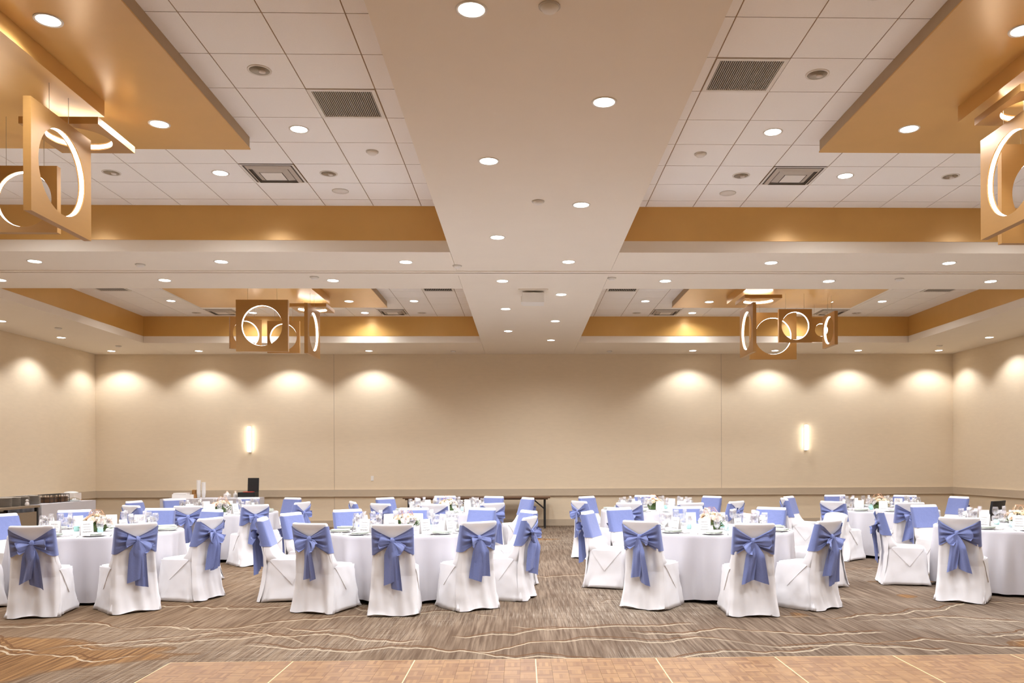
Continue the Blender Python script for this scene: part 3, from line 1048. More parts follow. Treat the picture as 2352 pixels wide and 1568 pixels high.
def covered_chair(x, y, rz, label, bare=False, group='covered banquet chairs'):
    global chair_count
    i = chair_count
    chair_count += 1
    t = thing('banquet_chair', label, 'chair', (x, y, 0), rz, group)
    obj('cover', BARE if bare else COVERS[i % 5], t)
    for f in FOLDS[i % 4]:
        obj('side_fold', f, t)
    if not bare:
        band, knot, loops, tails, (kx, kz) = SASH[(i * 3) % 7]
        s = obj('sash', band, t)
        s['label'] = 'periwinkle blue sash tied in a bow behind'
        ky = lerp_tab(BR, kz) - 0.032
        obj('knot', knot, s, (kx, ky, kz))
        for lo in loops:
            obj('bow_loop', lo, s, (kx, ky - 0.004, kz))
        for ta in tails:
            obj('tail', ta, s, (kx, ky + 0.004, kz))
    return t


# ------------------------------------------------------------------ round tables
TR = 0.925
TZ = 0.742


def cloth_mesh(seed):
    r = random.Random(seed)
    n = 240
    ph = [r.uniform(0, 6.3) for _ in range(5)]
    rows = []
    for rr in (0.02, 0.3, 0.6, 0.85, 0.905):
        rows.append([(rr * math.cos(2 * math.pi * i / n), rr * math.sin(2 * math.pi * i / n), TZ) for i in range(n)])
    for z in (TZ - 0.002, TZ - 0.012, TZ - 0.04, 0.64, 0.54, 0.42, 0.30, 0.18, 0.09, 0.045):
        k = (TZ - z) / TZ
        base = TR - (0.008 if z > TZ - 0.005 else 0) + 0.004 * k
        row = []
        for i in range(n):
            a = 2 * math.pi * i / n
            f = (0.45 * math.sin(11 * a + ph[0] + 0.6 * math.sin(3 * a + ph[1])) + 0.5 * abs(math.sin(9 * a + ph[2] + math.sin(2 * a))) + 0.34 * math.sin(26 * a + ph[3] + 1.2 * math.sin(3 * a)))
            f = (f - 0.25) * 0.058 * min(1, k * 2.0)
            hem = 0.015 * math.sin(4 * a + ph[4]) if z < 0.05 else 0
            row.append(((base + f) * math.cos(a), (base + f) * math.sin(a), z + hem))
        rows.append(row)
    mb = MB().grid(rows, closed=True)
    mb.f.append(tuple(range(n - 1, -1, -1)))
    return mb.mesh('tablecloth', M['cloth'], True)


CLOTHS = [cloth_mesh(i) for i in range(4)]
top_me = MB().lathe([(0.9, 0.70), (0.905, 0.705), (0.905, 0.728), (0.9, 0.735)], 48).mesh('tabletop', M['wood'])
leg_me = MB().tube([(0, -0.35, 0.70), (0, -0.38, 0.02), (0, 0.38, 0.02), (0, 0.35, 0.70)], 0.014, 8).mesh('leg_frame', M['black'])

# table things ------------------------------------------------------
plate_me2 = MB().lathe([(0.07, 0), (0.085, 0.004), (0.125, 0.014), (0.128, 0.016), (0.12, 0.014), (0.08, 0.007), (0.02, 0.006)], 28).mesh('dinner_plate', M['plate'], True)
bread_me = MB().lathe([(0.04, 0), (0.05, 0.003), (0.075, 0.010), (0.07, 0.009), (0.045, 0.005), (0.01, 0.004)], 22).mesh('bread_plate', M['plate'], True)


def napkin_mesh():
    mb = MB()
    for k, (dx, z) in enumerate(((0, 0), (0.004, 0.006), (0.010, 0.012))):
        rows = []
        for layer in (0, 0.0055):
            for j in range(5):
                rows.append([(-0.055 + dx + 0.11 * i / 8, -0.105 + 0.21 * j / 4, z + layer + 0.003 * math.sin(i * 0.9 + k) * (layer > 0)) for i in range(9)])
        mb.grid(rows[:5])
        mb.grid(rows[5:])
        mb.grid([rows[0], rows[5]])
        mb.grid([rows[4], rows[9]])
        mb.grid([[q[0] for q in rows[:5]], [q[0] for q in rows[5:]]])
        mb.grid([[q[8] for q in rows[:5]], [q[8] for q in rows[5:]]])
    return mb.mesh('folded_napkin', M['napkin'], True)


napkin_me = napkin_mesh()


def fork_mesh():
    mb = MB()
    mb.tube([(0, -0.1, 0.004), (0, -0.02, 0.005), (0, 0.03, 0.004)], [0.0045, 0.003, 0.003], 6)
    mb.box(-0.011, 0.011, 0.03, 0.05, 0.002, 0.005)
    for x in (-0.0095, -0.003, 0.0035, 0.0085):
        mb.box(x, x + 0.0025, 0.05, 0.095, 0.003, 0.005)
    return mb.mesh('fork', M['steel'])


def knife_mesh():
    mb = MB()
    mb.tube([(0, -0.11, 0.004), (0, -0.01, 0.005)], [0.006, 0.0045], 6)
    mb.add([(-0.004, -0.01, 0.002), (0.008, -0.005, 0.002), (0.009, 0.09, 0.002), (-0.004, 0.12, 0.002), (-0.004, -0.01, 0.005), (0.004, -0.005, 0.004), (0.005, 0.09, 0.004), (-0.004, 0.12, 0.004)],
           [(0, 3, 2, 1), (4, 5, 6, 7), (0, 1, 5, 4), (1, 2, 6, 5), (2, 3, 7, 6), (3, 0, 4, 7)])
    return mb.mesh('knife', M['steel'])


fork_me, knife_me = fork_mesh(), knife_mesh()
wine_me = MB().lathe([(0.034, 0), (0.034, 0.002), (0.006, 0.008), (0.004, 0.02), (0.004, 0.085), (0.012, 0.095), (0.032, 0.115), (0.039, 0.14), (0.037, 0.175), (0.031, 0.205),
                      (0.030, 0.205), (0.035, 0.175), (0.037, 0.14), (0.030, 0.117), (0.010, 0.098)], 20).mesh('wine_glass', M['glass'], True)
flute_me = MB().lathe([(0.030, 0), (0.030, 0.002), (0.005, 0.008), (0.004, 0.02), (0.004, 0.075), (0.010, 0.09), (0.022, 0.13), (0.026, 0.17), (0.024, 0.22),
                       (0.023, 0.22), (0.0245, 0.17), (0.020, 0.132), (0.007, 0.094)], 18).mesh('champagne_flute', M['glass'], True)
goblet_me = MB().lathe([(0.034, 0), (0.034, 0.002), (0.007, 0.010), (0.006, 0.05), (0.02, 0.062), (0.036, 0.085), (0.038, 0.12), (0.036, 0.155),
                        (0.0345, 0.155), (0.036, 0.12), (0.034, 0.088), (0.016, 0.066)], 20).mesh('water_goblet', M['glass'], True)
tumbler_me = MB().lathe([(0.030, 0), (0.034, 0.09), (0.0325, 0.09), (0.028, 0.008)], 18).mesh('tumbler', M['glass'], True)
card_me = MB().add([(-0.065, -0.03, 0), (0.065, -0.03, 0), (0.065, 0, 0.165), (-0.065, 0, 0.165), (-0.065, 0.03, 0), (0.065, 0.03, 0),
                    (-0.065, -0.028, 0), (0.065, -0.028, 0), (0.065, 0, 0.163), (-0.065, 0, 0.163), (-0.065, 0.028, 0), (0.065, 0.028, 0)],
                   [(0, 1, 2, 3), (3, 2, 5, 4), (7, 6, 9, 8), (8, 9, 10, 11), (0, 6, 7, 1), (4, 5, 11, 10)]).mesh('menu_card', M['card'])


def script_mesh(seed):
    """lines of small handwriting-like strokes lying on the card's front face"""
    r = random.Random(seed)
    mb = MB()

    def on(x, h):
        return Vector((x, -0.03 * (1 - h / 0.165) - 0.0012, h))
    for line, (h, half, amp) in enumerate(((0.125, 0.035, 0.010), (0.095, 0.045, 0.006), (0.07, 0.035, 0.005), (0.042, 0.046, 0.007))):
        pts = []
        n = 36
        for i in range(n + 1):
            t = i / n
            x = -half + 2 * half * t + 0.003 * math.sin(i * 2.1)
            pts.append(on(x, h + amp * math.sin(i * 1.35 + line) * (0.5 + 0.5 * math.sin(i * 0.55 + line * 2)) + r.uniform(-1, 1) * 0.0012))
        mb.tube(pts, 0.0007 if line != 3 else 0.0012, 3)
    return mb.mesh('handwriting', M['ink'])


SCRIPTS = [script_mesh(i) for i in range(3)]
shaker_me = MB().lathe([(0.018, 0), (0.02, 0.01), (0.016, 0.045), (0.010, 0.06)], 14).mesh('shaker', M['jar'], True)
shaker_top = MB().lathe([(0.012, 0.058), (0.012, 0.068), (0.006, 0.074)], 14).mesh('shaker_cap', M['steel'], True)
votive_me = MB().lathe([(0.022, 0), (0.030, 0.008), (0.032, 0.035), (0.029, 0.05), (0.033, 0.066), (0.031, 0.066), (0.027, 0.05), (0.029, 0.034), (0.02, 0.006)], 18).mesh('votive_cup', M['mint'], True)
candle_me = MB().lathe([(0.018, 0.007), (0.02, 0.03), (0.004, 0.032), (0.002, 0.04)], 12).mesh('votive_candle', M['wax'], True)


# flowers
def bloom_mesh(name, mat, petals, rad, seed):
    r = random.Random(seed)
    mb = MB()
    for ring in range(3):
        cnt = petals - ring * 2
        for i in range(cnt):
            a = 2 * math.pi * (i + 0.5 * ring) / cnt + r.uniform(-0.1, 0.1)
            lift = 0.25 + 0.35 * ring
            R = rad * (1 - 0.25 * ring)
            d = Vector((math.cos(a), math.sin(a), 0))
            s = Vector((-math.sin(a), math.cos(a), 0))
            w = R * 0.55
            p = []
            for k in range(4):
                t = k / 3
                h = R * lift * t * 1.3 + (0.12 * R * math.sin(3 * t))
                ww = w * math.sin(0.35 + 2.4 * t) * 0.9
                c = d * R * t + Vector((0, 0, h + rad * 0.1 * ring))
                p.append([c - s * ww, c + Vector((0, 0, -0.12 * R)), c + s * ww])
            mb.grid(p)
    mb.lathe([(0.002, -rad * 0.35), (rad * 0.22, -rad * 0.05), (rad * 0.24, rad * 0.45), (rad * 0.1, rad * 0.62)], 8)
    return mb.mesh(name, mat, True)


BLOOMS = [bloom_mesh('rose_bloom', M['petal_cream'], 8, 0.045, 1), bloom_mesh('blush_bloom', M['petal_blush'], 9, 0.052, 2), bloom_mesh('white_bloom', M['petal_white'], 7, 0.036, 3)]


def foliage_mesh(seed):
    r = random.Random(seed)
    mb = MB()
    for i in range(130):
        a = r.uniform(0, 6.28)
        el = r.uniform(-0.15, 1.2)
        base = Vector((math.cos(a) * r.uniform(0.02, 0.13), math.sin(a) * r.uniform(0.02, 0.13), r.uniform(0.03, 0.12)))
        d = Vector((math.cos(a) * math.cos(el), math.sin(a) * math.cos(el), math.sin(el)))
        ln = r.uniform(0.035, 0.075)
        if r.random() < 0.12:
            ln *= 1.6
        s = d.cross(Vector((0, 0, 1))).normalized() * ln * r.uniform(0.2, 0.32)
        u = s.cross(d).normalized() * ln * 0.1
        mb.add([base, base + d * ln * 0.45 + s - u, base + d * ln, base + d * ln * 0.45 - s - u, base + d * ln * 0.45 + u * 0.4],
               [(0, 1, 4), (1, 2, 4), (2, 3, 4), (3, 0, 4)])
    mb.lathe([(0.03, 0.0), (0.09, 0.005), (0.11, 0.05), (0.08, 0.09), (0.02, 0.11)], 12)
    return mb.mesh('foliage', M['leaf'])


FOLI = [foliage_mesh(i) for i in range(4)]


def frame_mesh(seed):
    """open geometric frame of thin rods leaning out of the flowers"""
    r = random.Random(seed)
    n = 5
    mb = MB()
    lo = [Vector((0.05 * math.cos(2 * math.pi * i / n), 0.05 * math.sin(2 * math.pi * i / n), 0.0)) for i in range(n)]
    mi = [Vector((0.125 * math.cos(2 * math.pi * (i + 0.5) / n), 0.125 * math.sin(2 * math.pi * (i + 0.5) / n), 0.12)) for i in range(n)]
    hi = [Vector((0.06 * math.cos(2 * math.pi * i / n), 0.06 * math.sin(2 * math.pi * i / n), 0.235)) for i in range(n)]
    rot = Matrix.Rotation(math.radians(r.uniform(8, 20)), 3, Vector((r.uniform(-1, 1), r.uniform(-1, 1), 0)).normalized())
    lo, mi, hi = [[rot @ p + Vector((0, 0, 0.02)) for p in q] for q in (lo, mi, hi)]
    for i in range(n):
        for a, b in ((lo[i], lo[(i + 1) % n]), (hi[i], hi[(i + 1) % n]), (lo[i], mi[i]), (lo[(i + 1) % n], mi[i]), (hi[i], mi[i]), (hi[(i + 1) % n], mi[i])):
            mb.tube([a, b], 0.0019, 5)
    return mb.mesh('geometric_frame', M['rose_gold'])


FRAMES = [frame_mesh(i + 5) for i in range(4)]

TABLES = [('front left', -5.05, 9.95), ('front centre-left', -1.40, 9.85), ('front centre-right', 2.25, 9.75), ('front right', 6.02, 9.92),
          ('back left', -5.05, 13.85), ('back centre-left', -1.30, 14.0), ('back centre-right', 2.25, 14.0), ('back right', 6.0, 13.75)]
HOURS = ['twelve', 'one', 'two', 'three', 'four', 'five', 'six', 'seven', 'eight', 'nine', 'ten', 'eleven']


def clock(dx, dy):
    return (math.degrees(math.atan2(dx, dy)) / 30) % 12


# chairs: top middle of each back in the photograph (pixel x, pixel y), or a floor point (None, x, y)
CHAIRS = {
    0: [(92, 1207), (302, 1202), (478, 1187), (487, 1170), (168, 1168), (367, 1166), (8, 1182), (None, -6.15, 8.85)],
    1: [(900, 1202), (723, 1200), (1115, 1195), (1205, 1183), (1200, 1171), (665, 1178), (605, 1188), (805, 1170), (965, 1166), (1110, 1165)],
    2: [(1472, 1193), (1732, 1202), (1903, 1187), (1355, 1176), (1412, 1165), (1580, 1163), (1780, 1160), ('bare', 3.9, 10.3)],
    3: [(2203, 1188), (2020, 1170), (2122, 1159), (None, 7.4, 9.2)],
    4: [(432, 1160), (610, 1158), (680, 1151), (670, 1144), (400, 1145), (573, 1142), (302, 1159), (310, 1153)],
    5: [(860, 1155), (826, 1151), (885, 1145), (990, 1157), (1110, 1153), (1148, 1142), (1203, 1146), (1022, 1138)],
    6: [(1331, 1148), (1348, 1141), (1445, 1153), (1608, 1153), (1678, 1148), (1482, 1137), (1635, 1141)],
    7: [(1802, 1144), (1812, 1140), (1913, 1148), (2090, 1151), (1918, 1137), (2080, 1138), (2201, 1139)]}
TURN = {(1, 6): -8, (0, 0): 6, (0, 1): 4, (1, 1): 10, (1, 2): -6, (2, 0): 8, (2, 1): -3, (3, 0): 14}


def place(ti, spec):
    _, tx, ty = TABLES[ti]
    if spec[0] is None or spec[0] == 'bare':
        return Vector(spec[1:3])
    d = ray(*spec)
    base = (0.925 - CAM_Z) / d.z
    best = None
    for k in range(-60, 61):
        t = base * (1 + k * 0.0025)
        p = Vector((d.x * t, d.y * t))
        r = math.hypot(p.x - tx, p.y - ty)
        err = max(0, 1.555 - r, r - 1.72)
        sc = (err, abs(k))
        if best is None or (sc[0] * 40 + sc[1] * 0.02) < best[0]:
            best = (sc[0] * 40 + sc[1] * 0.02, p)
    p = best[1]
    c = Vector((tx, ty))
    v = p - c
    r = v.length
    if r < 1.555:
        p = c + v * (1.555 / r)
    return p


layout = {}
for ti, specs in CHAIRS.items():
    name, tx, ty = TABLES[ti]
    used = {}
    polar = []
    for spec in specs:
        v = place(ti, spec) - Vector((tx, ty))
        polar.append([math.atan2(v.y, v.x), v.length])
    for _ in range(60):                       # neighbours keep a seat's width between them
        for i in range(len(polar)):
            for j in range(i):
                dlt = (polar[i][0] - polar[j][0] + math.pi) % (2 * math.pi) - math.pi
                need = math.radians(33.5)
                if abs(dlt) < need:
                    sh = (need - abs(dlt)) / 2 * (1 if dlt >= 0 else -1)
                    polar[i][0] += sh
                    polar[j][0] -= sh
    for ci, spec in enumerate(specs):
        p = Vector((tx + polar[ci][1] * math.cos(polar[ci][0]), ty + polar[ci][1] * math.sin(polar[ci][0])))
        layout[ti, ci] = p
        rz = math.atan2(ty - p.y, tx - p.x) - HP + math.radians(TURN.get((ti, ci), 0))
        o = Vector((p.x + 0.275 * -math.sin(rz), p.y + 0.275 * math.cos(rz)))
        h = clock(p.x - tx, p.y - ty)
        i = int(round(h * 2)) % 24
        while i in used:
            i = (i + 1) % 24
        used[i] = 1
        hour = HOURS[(i // 2) % 12] + " o'clock" if i % 2 == 0 else 'half past ' + HOURS[(i // 2) % 12]
        near = 3.6 < h < 8.4
        look = 'blue bow towards camera' if near else ('plain blue sash front towards camera' if (h > 10 or h < 2) else 'blue sash seen side on')
        if spec[0] == 'bare':
            lab = 'white covered chair without sash, rounded top, right side of front centre-right table'
        else:
            lab = "white covered chair, %s, %s at %s table" % (look, hour, name)
        covered_chair(o.x, o.y, rz, lab, spec[0] == 'bare')

for ti, (name, tx, ty) in enumerate(TABLES):
    t = thing('round_table', 'round folding table hidden under the %s white cloth' % name, 'table', (tx, ty, 0), ti * 0.7, 'round banquet tables')
    obj('tabletop', top_me, t)
    for sx in (-0.45, 0.45):
        obj('leg', leg_me, t, (sx, 0, 0))
    cl = obj('tablecloth', CLOTHS[ti % 4], None, (tx, ty, 0), ti * 1.3)
    tag(cl, 'floor length white cloth draped over the %s round table' % name, 'tablecloth', 'round white tablecloths')
    r = random.Random(100 + ti)
    off = r.uniform(0, 0.6)
    for k in range(10):
        a = off + 2 * math.pi * k / 10
        hh = clock(math.cos(a), math.sin(a))
        hour = HOURS[int(round(hh)) % 12] + " o'clock"
        w = "%s place of %s table" % (hour, name)

        def spot(rad, side):
            ca, sa = math.cos(a), math.sin(a)
            return (tx + ca * rad - sa * side, ty + sa * rad + ca * side, TZ)
        rz = a + HP              # local -y points to the table centre's far side: +x to the right of the guest
        rz = a - HP + math.pi
        pl = obj('dinner_plate', plate_me2, None, spot(0.765, 0.0))
        tag(pl, 'white dinner plate under a folded napkin, ' + w, 'plate', 'dinner plates')
        z = spot(0.765, 0.01)
        na = obj('folded_napkin', napkin_me, None, (z[0], z[1], TZ + 0.016), rz + r.uniform(-0.5, 0.5))
        tag(na, 'sage grey napkin folded flat on the plate, ' + w, 'napkin', 'folded napkins')
        fk = obj('fork', fork_me, None, spot(0.76, -0.165), rz)
        tag(fk, 'steel fork beside the plate, ' + w, 'fork', 'forks')
        kn = obj('knife', knife_me, None, spot(0.76, 0.16), rz)
        tag(kn, 'steel knife beside the plate, ' + w, 'knife', 'knives')
        wg = obj('wine_glass', wine_me, None, spot(0.585 + r.uniform(-0.01, 0.01), 0.13))
        tag(wg, 'clear stemmed wine glass, ' + w, 'glass', 'wine glasses')
        fl = obj('champagne_flute', flute_me, None, spot(0.52, 0.05 + r.uniform(-0.01, 0.01)))
        tag(fl, 'tall clear champagne flute, ' + w, 'glass', 'champagne flutes')
        gb = obj('water_goblet', goblet_me, None, spot(0.60, 0.045))
        tag(gb, 'short stemmed water goblet, ' + w, 'glass', 'water goblets')
        if k % 2 == 0:
            tu = obj('tumbler', tumbler_me, None, spot(0.47, -0.14))
            tag(tu, 'straight clear tumbler, ' + w, 'glass', 'tumblers')
        cd = obj('menu_card', card_me, None, spot(0.585, -0.09), rz + r.uniform(-0.35, 0.35))
        tag(cd, 'white folded menu card with handwriting, ' + w, 'card', 'menu cards')
        obj('handwriting', SCRIPTS[k % 3], cd)
    fz = thing('flower_centrepiece', 'cream and blush flower centrepiece with rose gold frame on %s table' % name, 'flowers', (tx + r.uniform(-0.05, 0.05), ty + r.uniform(-0.05, 0.05), TZ), r.uniform(0, 6), 'flower centrepieces')
    obj('foliage', FOLI[ti % 4], fz)
    obj('geometric_frame', FRAMES[ti % 4], fz)
    for b in range(17):
        a = 2.4 * b
        rad = 0.015 + 0.118 * math.sqrt(b / 16)
        bo = obj('bloom', BLOOMS[(b * 7 + ti) % 3], fz, (rad * math.cos(a), rad * math.sin(a), 0.165 - 3.6 * rad * rad + r.uniform(-0.01, 0.015)))
        bo.rotation_euler = (math.sin(-a) * rad * -6, rad * 6 * math.cos(a), r.uniform(0, 6))
        bo.rotation_euler = Vector((math.cos(a) * rad * 7, math.sin(a) * rad * 7, 1)).to_track_quat('Z', 'Y').to_euler()
    for v in range(3):
        a = 1.0 + 2.1 * v + ti
        vx = thing('votive_candle', 'mint glass votive %s the flowers on %s table' % (('in front of', 'to the right of', 'behind')[v] if False else ('first clockwise from', 'second clockwise from', 'third clockwise from')[v], name), 'candle',
                   (tx + 0.28 * math.cos(a), ty + 0.28 * math.sin(a), TZ), 0, 'votive candles')
        obj('cup', votive_me, vx)
        obj('candle', candle_me, vx)
    for v, nm in enumerate(('salt', 'pepper')):
        a = 2.05 + ti + 0.4 * v
        sx = thing(nm + '_shaker', 'small glass %s shaker with steel cap on %s table' % (nm, name), 'shaker', (tx + 0.33 * math.cos(a), ty + 0.33 * math.sin(a), TZ), 0, 'salt and pepper shakers')
        obj('body', shaker_me, sx)
        obj('cap', shaker_top, sx)

# ------------------------------------------------------------------ uncovered black chair by the back right table
t = thing('stacking_chair', 'uncovered black chair beside the back right table', 'chair', (7.42, 13.25, 0), math.radians(38))
obj('seat', MB().box(-0.23, 0.23, -0.2, 0.24, 0.44, 0.49).mesh('seat', M['black']), t)
bk = [[(-0.24 + 0.48 * i / 8, -0.22 - 0.06 * (z - 0.5) / 0.4 - 0.03 * (1 - ((i - 4) / 4) ** 2), z) for i in range(9)] for z in (0.55, 0.62, 0.75, 0.88, 0.905)]
bk2 = [[(p[0], p[1] - 0.035, p[2]) for p in q] for q in bk]
mb = MB().grid(bk).grid(bk2)
mb.grid([bk[0], bk2[0]]).grid([bk[-1], bk2[-1]]).grid([[q[0] for q in bk], [q[0] for q in bk2]]).grid([[q[-1] for q in bk], [q[-1] for q in bk2]])
obj('backrest', mb.mesh('backrest', M['black'], True), t)
for sx in (-0.21, 0.21):
    obj('leg', MB().tube([(sx, 0.2, 0.44), (sx, 0.23, 0.0)], 0.012, 8).mesh('leg', M['black']), t)
    obj('leg', MB().tube([(sx, -0.27, 0.80), (sx, -0.2, 0.44), (sx, -0.26, 0.0)], 0.012, 8).mesh('leg', M['black']), t)

# ------------------------------------------------------------------ service tables along the walls
def drape(name, x0, x1, y0, y1, z, label):
    """cloth over an oblong table, soft folds in the skirt"""
    n = 40
    per = []
    for i in range(n):
        per.append((x0 + (x1 - x0) * i / n, y0))
    for i in range(n // 2):
        per.append((x1, y0 + (y1 - y0) * i / (n // 2)))
    for i in range(n):
        per.append((x1 - (x1 - x0) * i / n, y1))
    for i in range(n // 2):
        per.append((x0, y1 - (y1 - y0) * i / (n // 2)))
    cx, cy = (x0 + x1) / 2, (y0 + y1) / 2
    rows = []
    for zz_, k in ((z, 0), (z - 0.004, 0.01), (z * 0.7, 0.3), (z * 0.35, 0.65), (0.02, 1)):
        row = []
        for i, (px, py) in enumerate(per):
            f = 0.022 * k * math.sin(i * 0.9) * math.sin(i * 0.23 + 1) + 0.01 * k
            v = Vector((px - cx, py - cy)).normalized()
            row.append((px + v.x * f - cx, py + v.y * f - cy, zz_))
        rows.append(row)
    mb = MB().grid(rows, closed=True)
    mb.f.append(tuple(range(len(per))))
    o = obj(name, mb.mesh('oblong_cloth', M['cloth'], False), None, (cx, cy, 0))
    return tag(o, label, 'tablecloth', 'oblong white tablecloths')


def folding_table(x0, x1, y0, y1, z, label, mat='wood', group=None):
    cx, cy = (x0 + x1) / 2, (y0 + y1) / 2
    t = thing('folding_table', label, 'table', (cx, cy, 0), 0, group)
    hx, hy = (x1 - x0) / 2, (y1 - y0) / 2
    obj('tabletop', MB().box(-hx, hx, -hy, hy, z - 0.03, z).mesh('tabletop', M[mat]), t)
    obj('apron', MB().box(-hx + 0.05, hx - 0.05, -hy + 0.04, hy - 0.04, z - 0.06, z - 0.03).mesh('apron', M[mat]), t)
    for s in (-1, 1):
        lx = s * (hx - 0.12)
        for sy in (-1, 1):
            ly = sy * (hy - 0.1)
            obj('leg', MB().tube([(lx, ly, z - 0.06), (lx, ly, 0)], 0.02, 8).mesh('leg', M['black']), t)
            obj('brace', MB().tube([(lx - s * 0.28, ly, z - 0.06), (lx, ly, z - 0.30)], 0.011, 6).mesh('brace', M['black']), t)
    return t


folding_table(-2.84, -1.12, 19.45, 20.2, 0.745, 'bare brown folding table against far wall, left of two')
folding_table(-1.11, 0.63, 19.45, 20.2, 0.745, 'bare brown folding table against far wall, right of two')
folding_table(-8.36, -6.32, 19.3, 20.1, 0.742, 'folding table under oblong cloth by the far wall')
drape('oblong_tablecloth', -8.40, -6.28, 19.26, 20.14, 0.75, 'white cloth over oblong coffee table by far wall')
folding_table(-10.34, -9.72, 16.85, 18.85, 0.742, 'folding table under oblong cloth along the left wall')
drape('oblong_tablecloth', -10.38, -9.68, 16.8, 18.9, 0.75, 'white cloth over oblong serving table along left wall')
t = thing('service_cart', 'grey wooden service cart along left wall holding stacked plates', 'cart', (-10.02, 15.7, 0))
obj('top', MB().box(-0.34, 0.34, -1.05, 1.05, 0.70, 0.74).mesh('cart_top', M['grey_wood']), t)
obj('shelf', MB().box(-0.31, 0.31, -1.0, 1.0, 0.22, 0.25).mesh('cart_shelf', M['grey_wood']), t)
for sx in (-0.3, 0.3):
    obj('side_panel', MB().box(sx - 0.02, sx + 0.02, -1.0, 1.0, 0.25, 0.62).mesh('cart_side', M['grey_wood']), t)
    for sy in (-0.99, 0.99):
        obj('post', MB().box(sx - 0.025, sx + 0.025, sy - 0.025, sy + 0.025, 0, 0.70).mesh('cart_post', M['black']), t)
stack_prof = []
for i in range(14):
    z = 0.0125 * i
    stack_prof += [(0.075, z), (0.118, z + 0.009), (0.12, z + 0.011), (0.08, z + 0.012)]
stack_me = MB().lathe(stack_prof, 22).mesh('plate_stack', M['greyplate'])
for i in range(5):
    for j in range(2 if i < 4 else 1):
        o = obj('plate_stack', stack_me, None, (-10.2 + 0.27 * j, (16.03, 16.31, 16.59, 16.98, 17.26)[i], 0.74 if i < 3 else 0.75))
        tag(o, 'stack of grey plates along left wall, %s from the near end, %s' % (ORD[i], ('wall side', 'room side')[j]), 'plate stack', 'stacks of plates')
        o['kind'] = 'stuff'
t = thing('white_figurine_bottle', 'small white bottle with round cap in front of plate stacks', 'bottle', (-9.76, 16.45, 0.74))
obj('body', MB().lathe([(0.03, 0), (0.04, 0.02), (0.036, 0.06), (0.015, 0.085)], 14).mesh('bottle_body', M['jar'], True), t)
obj('cap', MB().lathe([(0.012, 0.083), (0.028, 0.09), (0.026, 0.12), (0.008, 0.13)], 14).mesh('bottle_cap', M['jar'], True), t)


def caddy(x, y, z, label):
    t = thing('wire_caddy', label, 'caddy', (x, y, z), 0, 'black wire caddies')
    mb = MB()
    for zz_ in (0.005, 0.09, 0.17):
        mb.tube([(-0.12, -0.16, zz_), (0.12, -0.16, zz_), (0.12, 0.16, zz_), (-0.12, 0.16, zz_)], 0.006, 5, closed=True)
    obj('rails', mb.mesh('caddy_rails', M['black']), t)
    mb = MB()
    for px, py in ((-0.12, -0.16), (0.12, -0.16), (0.12, 0.16), (-0.12, 0.16), (0.12, 0), (-0.12, 0), (0, 0.16), (0, -0.16)):
        mb.tube([(px, py, 0), (px, py, 0.175)], 0.006, 5)
    obj('uprights', mb.mesh('caddy_uprights', M['black']), t)
    obj('cutlery_bin', MB().box(-0.10, 0.10, -0.14, 0.14, 0.01, 0.12).mesh('bin', M['wood']), t)


caddy(-10.0, 17.6, 0.75, 'black wire caddy on left serving table beside the plate stacks')
caddy(-9.98, 17.98, 0.75, 'black wire caddy on left serving table near the white platter')
t = thing('serving_platter', 'low white platter on left serving table', 'platter', (-9.87, 18.33, 0.75))
obj('dish', MB().lathe([(0.1, 0), (0.16, 0.02), (0.15, 0.022), (0.09, 0.008)], 24).mesh('platter', M['plate'], True), t)
obj('lid', MB().lathe([(0.13, 0.022), (0.12, 0.05), (0.06, 0.075), (0.015, 0.085)], 20).mesh('platter_lid', M['steel'], True), t)
t = thing('cake_stand', 'white domed cake box on a tray at far end of left table', 'cake box', (-10.1, 18.66, 0.75))
obj('tray', MB().lathe([(0.2, 0), (0.22, 0.018), (0.2, 0.02), (0.05, 0.018)], 24).mesh('cake_tray', M['straw'], True), t)
obj('box', MB().box(-0.14, 0.14, -0.16, 0.16, 0.02, 0.17).mesh('cake_box', M['jar']), t)
obj('dome', MB().lathe([(0.15, 0.165), (0.14, 0.19), (0.08, 0.205), (0.02, 0.21)], 18).mesh('cake_dome', M['plate'], True), t)

# on the coffee table by the far wall
t = thing('white_carton', 'long white carton at left end of the far wall coffee table', 'box', (-8.10, 19.7, 0.75))
obj('body', MB().box(-0.16, 0.16, -0.12, 0.12, 0, 0.10).mesh('carton_body', M['card']), t)
obj('lid', MB().box(-0.13, 0.165, -0.125, 0.125, 0.10, 0.125).mesh('carton_lid', M['card']), t)
t = thing('white_carton', 'small white carton below the brown stirrer bundle', 'box', (-7.83, 19.5, 0.75))
obj('body', MB().box(-0.08, 0.08, -0.07, 0.07, 0, 0.075).mesh('carton_body', M['card']), t)
obj('lid', MB().box(-0.083, 0.083, -0.073, 0.073, 0.075, 0.09).mesh('carton_lid', M['card']), t)
t = thing('stirrer_bundle', 'brown bundle of wooden stirrers beside the paper cups', 'stirrers', (-7.80, 19.75, 0.75))
obj('holder', MB().lathe([(0.06, 0), (0.065, 0.10), (0.06, 0.10), (0.05, 0.01)], 14).mesh('stirrer_holder', M['straw']), t)
mb = MB()
for i in range(26):
    a = 2.4 * i
    q = 0.052 * math.sqrt(i / 26)
    mb.box(q * math.cos(a) - 0.006, q * math.cos(a) + 0.006, q * math.sin(a) - 0.004, q * math.sin(a) + 0.004, 0.01, 0.19 + 0.01 * math.sin(i))
o = obj('stirrers', mb.mesh('stirrers', M['straw']), t)
o['kind'] = 'stuff'
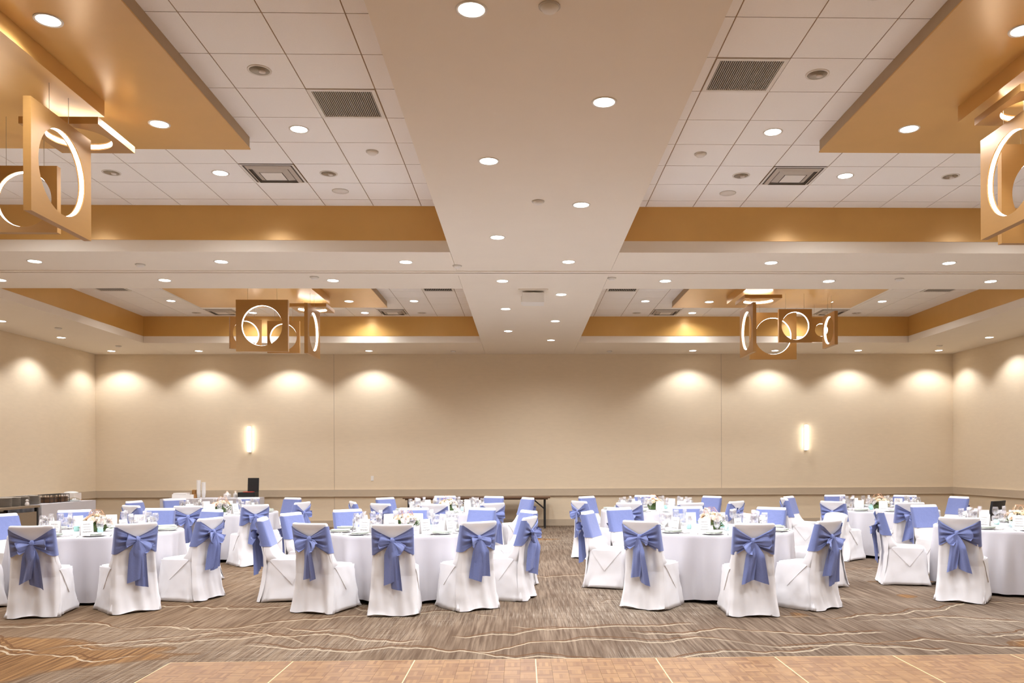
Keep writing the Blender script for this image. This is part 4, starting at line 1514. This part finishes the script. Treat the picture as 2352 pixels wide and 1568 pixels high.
for x, n, w in ((-7.69, 26, 'taller'), (-7.575, 22, 'shorter')):
    t = thing('paper_cup_stack', 'tall stack of white paper cups on coffee table, the %s one' % w, 'cups', (x, 19.72, 0.75), 0, 'stacks of paper cups')
    cup = MB().lathe([(0.032, 0), (0.044, 0.105), (0.047, 0.107), (0.047, 0.112), (0.042, 0.112), (0.030, 0.004)], 16).mesh('paper_cup', M['card'], True)
    for i in range(n):
        obj('cup', cup, t, (0, 0, 0.0125 * i))
for x, y, w in ((-6.98, 19.6, 'wide'), (-6.83, 19.72, 'narrow')):
    t = thing('sugar_jar', '%s glass jar of packets left of the black case' % w, 'jar', (x, y, 0.75))
    q = 1.0 if w == 'wide' else 0.6
    obj('glass_body', MB().lathe([(0.08 * q, 0), (0.09 * q, 0.01), (0.09 * q, 0.11), (0.085 * q, 0.11), (0.08 * q, 0.012)], 18).mesh('jar_glass', M['glass'], True), t)
    obj('packets', MB().lathe([(0.07 * q, 0.01), (0.075 * q, 0.08), (0.04 * q, 0.12), (0.02 * q, 0.145)], 10).mesh('jar_packets', M['jar']), t)
    obj('tall_packet', MB().box(-0.02, 0.02, -0.004, 0.004, 0.08, 0.17).mesh('tall_packet', M['petal_blush']), t)
t = thing('tea_case', 'open black case with upright lid and red packets on coffee table', 'case', (-6.52, 19.7, 0.75))
obj('base', MB().box(-0.2, 0.2, -0.14, 0.14, 0, 0.135).mesh('case_base', M['black']), t)
obj('lid', MB().add([(-0.06, 0.13, 0.135), (0.2, 0.13, 0.135), (0.2, 0.15, 0.135), (-0.06, 0.15, 0.135), (-0.06, 0.16, 0.47), (0.2, 0.16, 0.47), (0.2, 0.18, 0.47), (-0.06, 0.18, 0.47)],
                    [(0, 3, 2, 1), (4, 5, 6, 7), (0, 1, 5, 4), (1, 2, 6, 5), (2, 3, 7, 6), (3, 0, 4, 7)]).mesh('case_lid', M['black']), t)
obj('packets', MB().box(-0.1, 0.12, -0.08, 0.08, 0.135, 0.15).mesh('case_packets', M['red']), t)
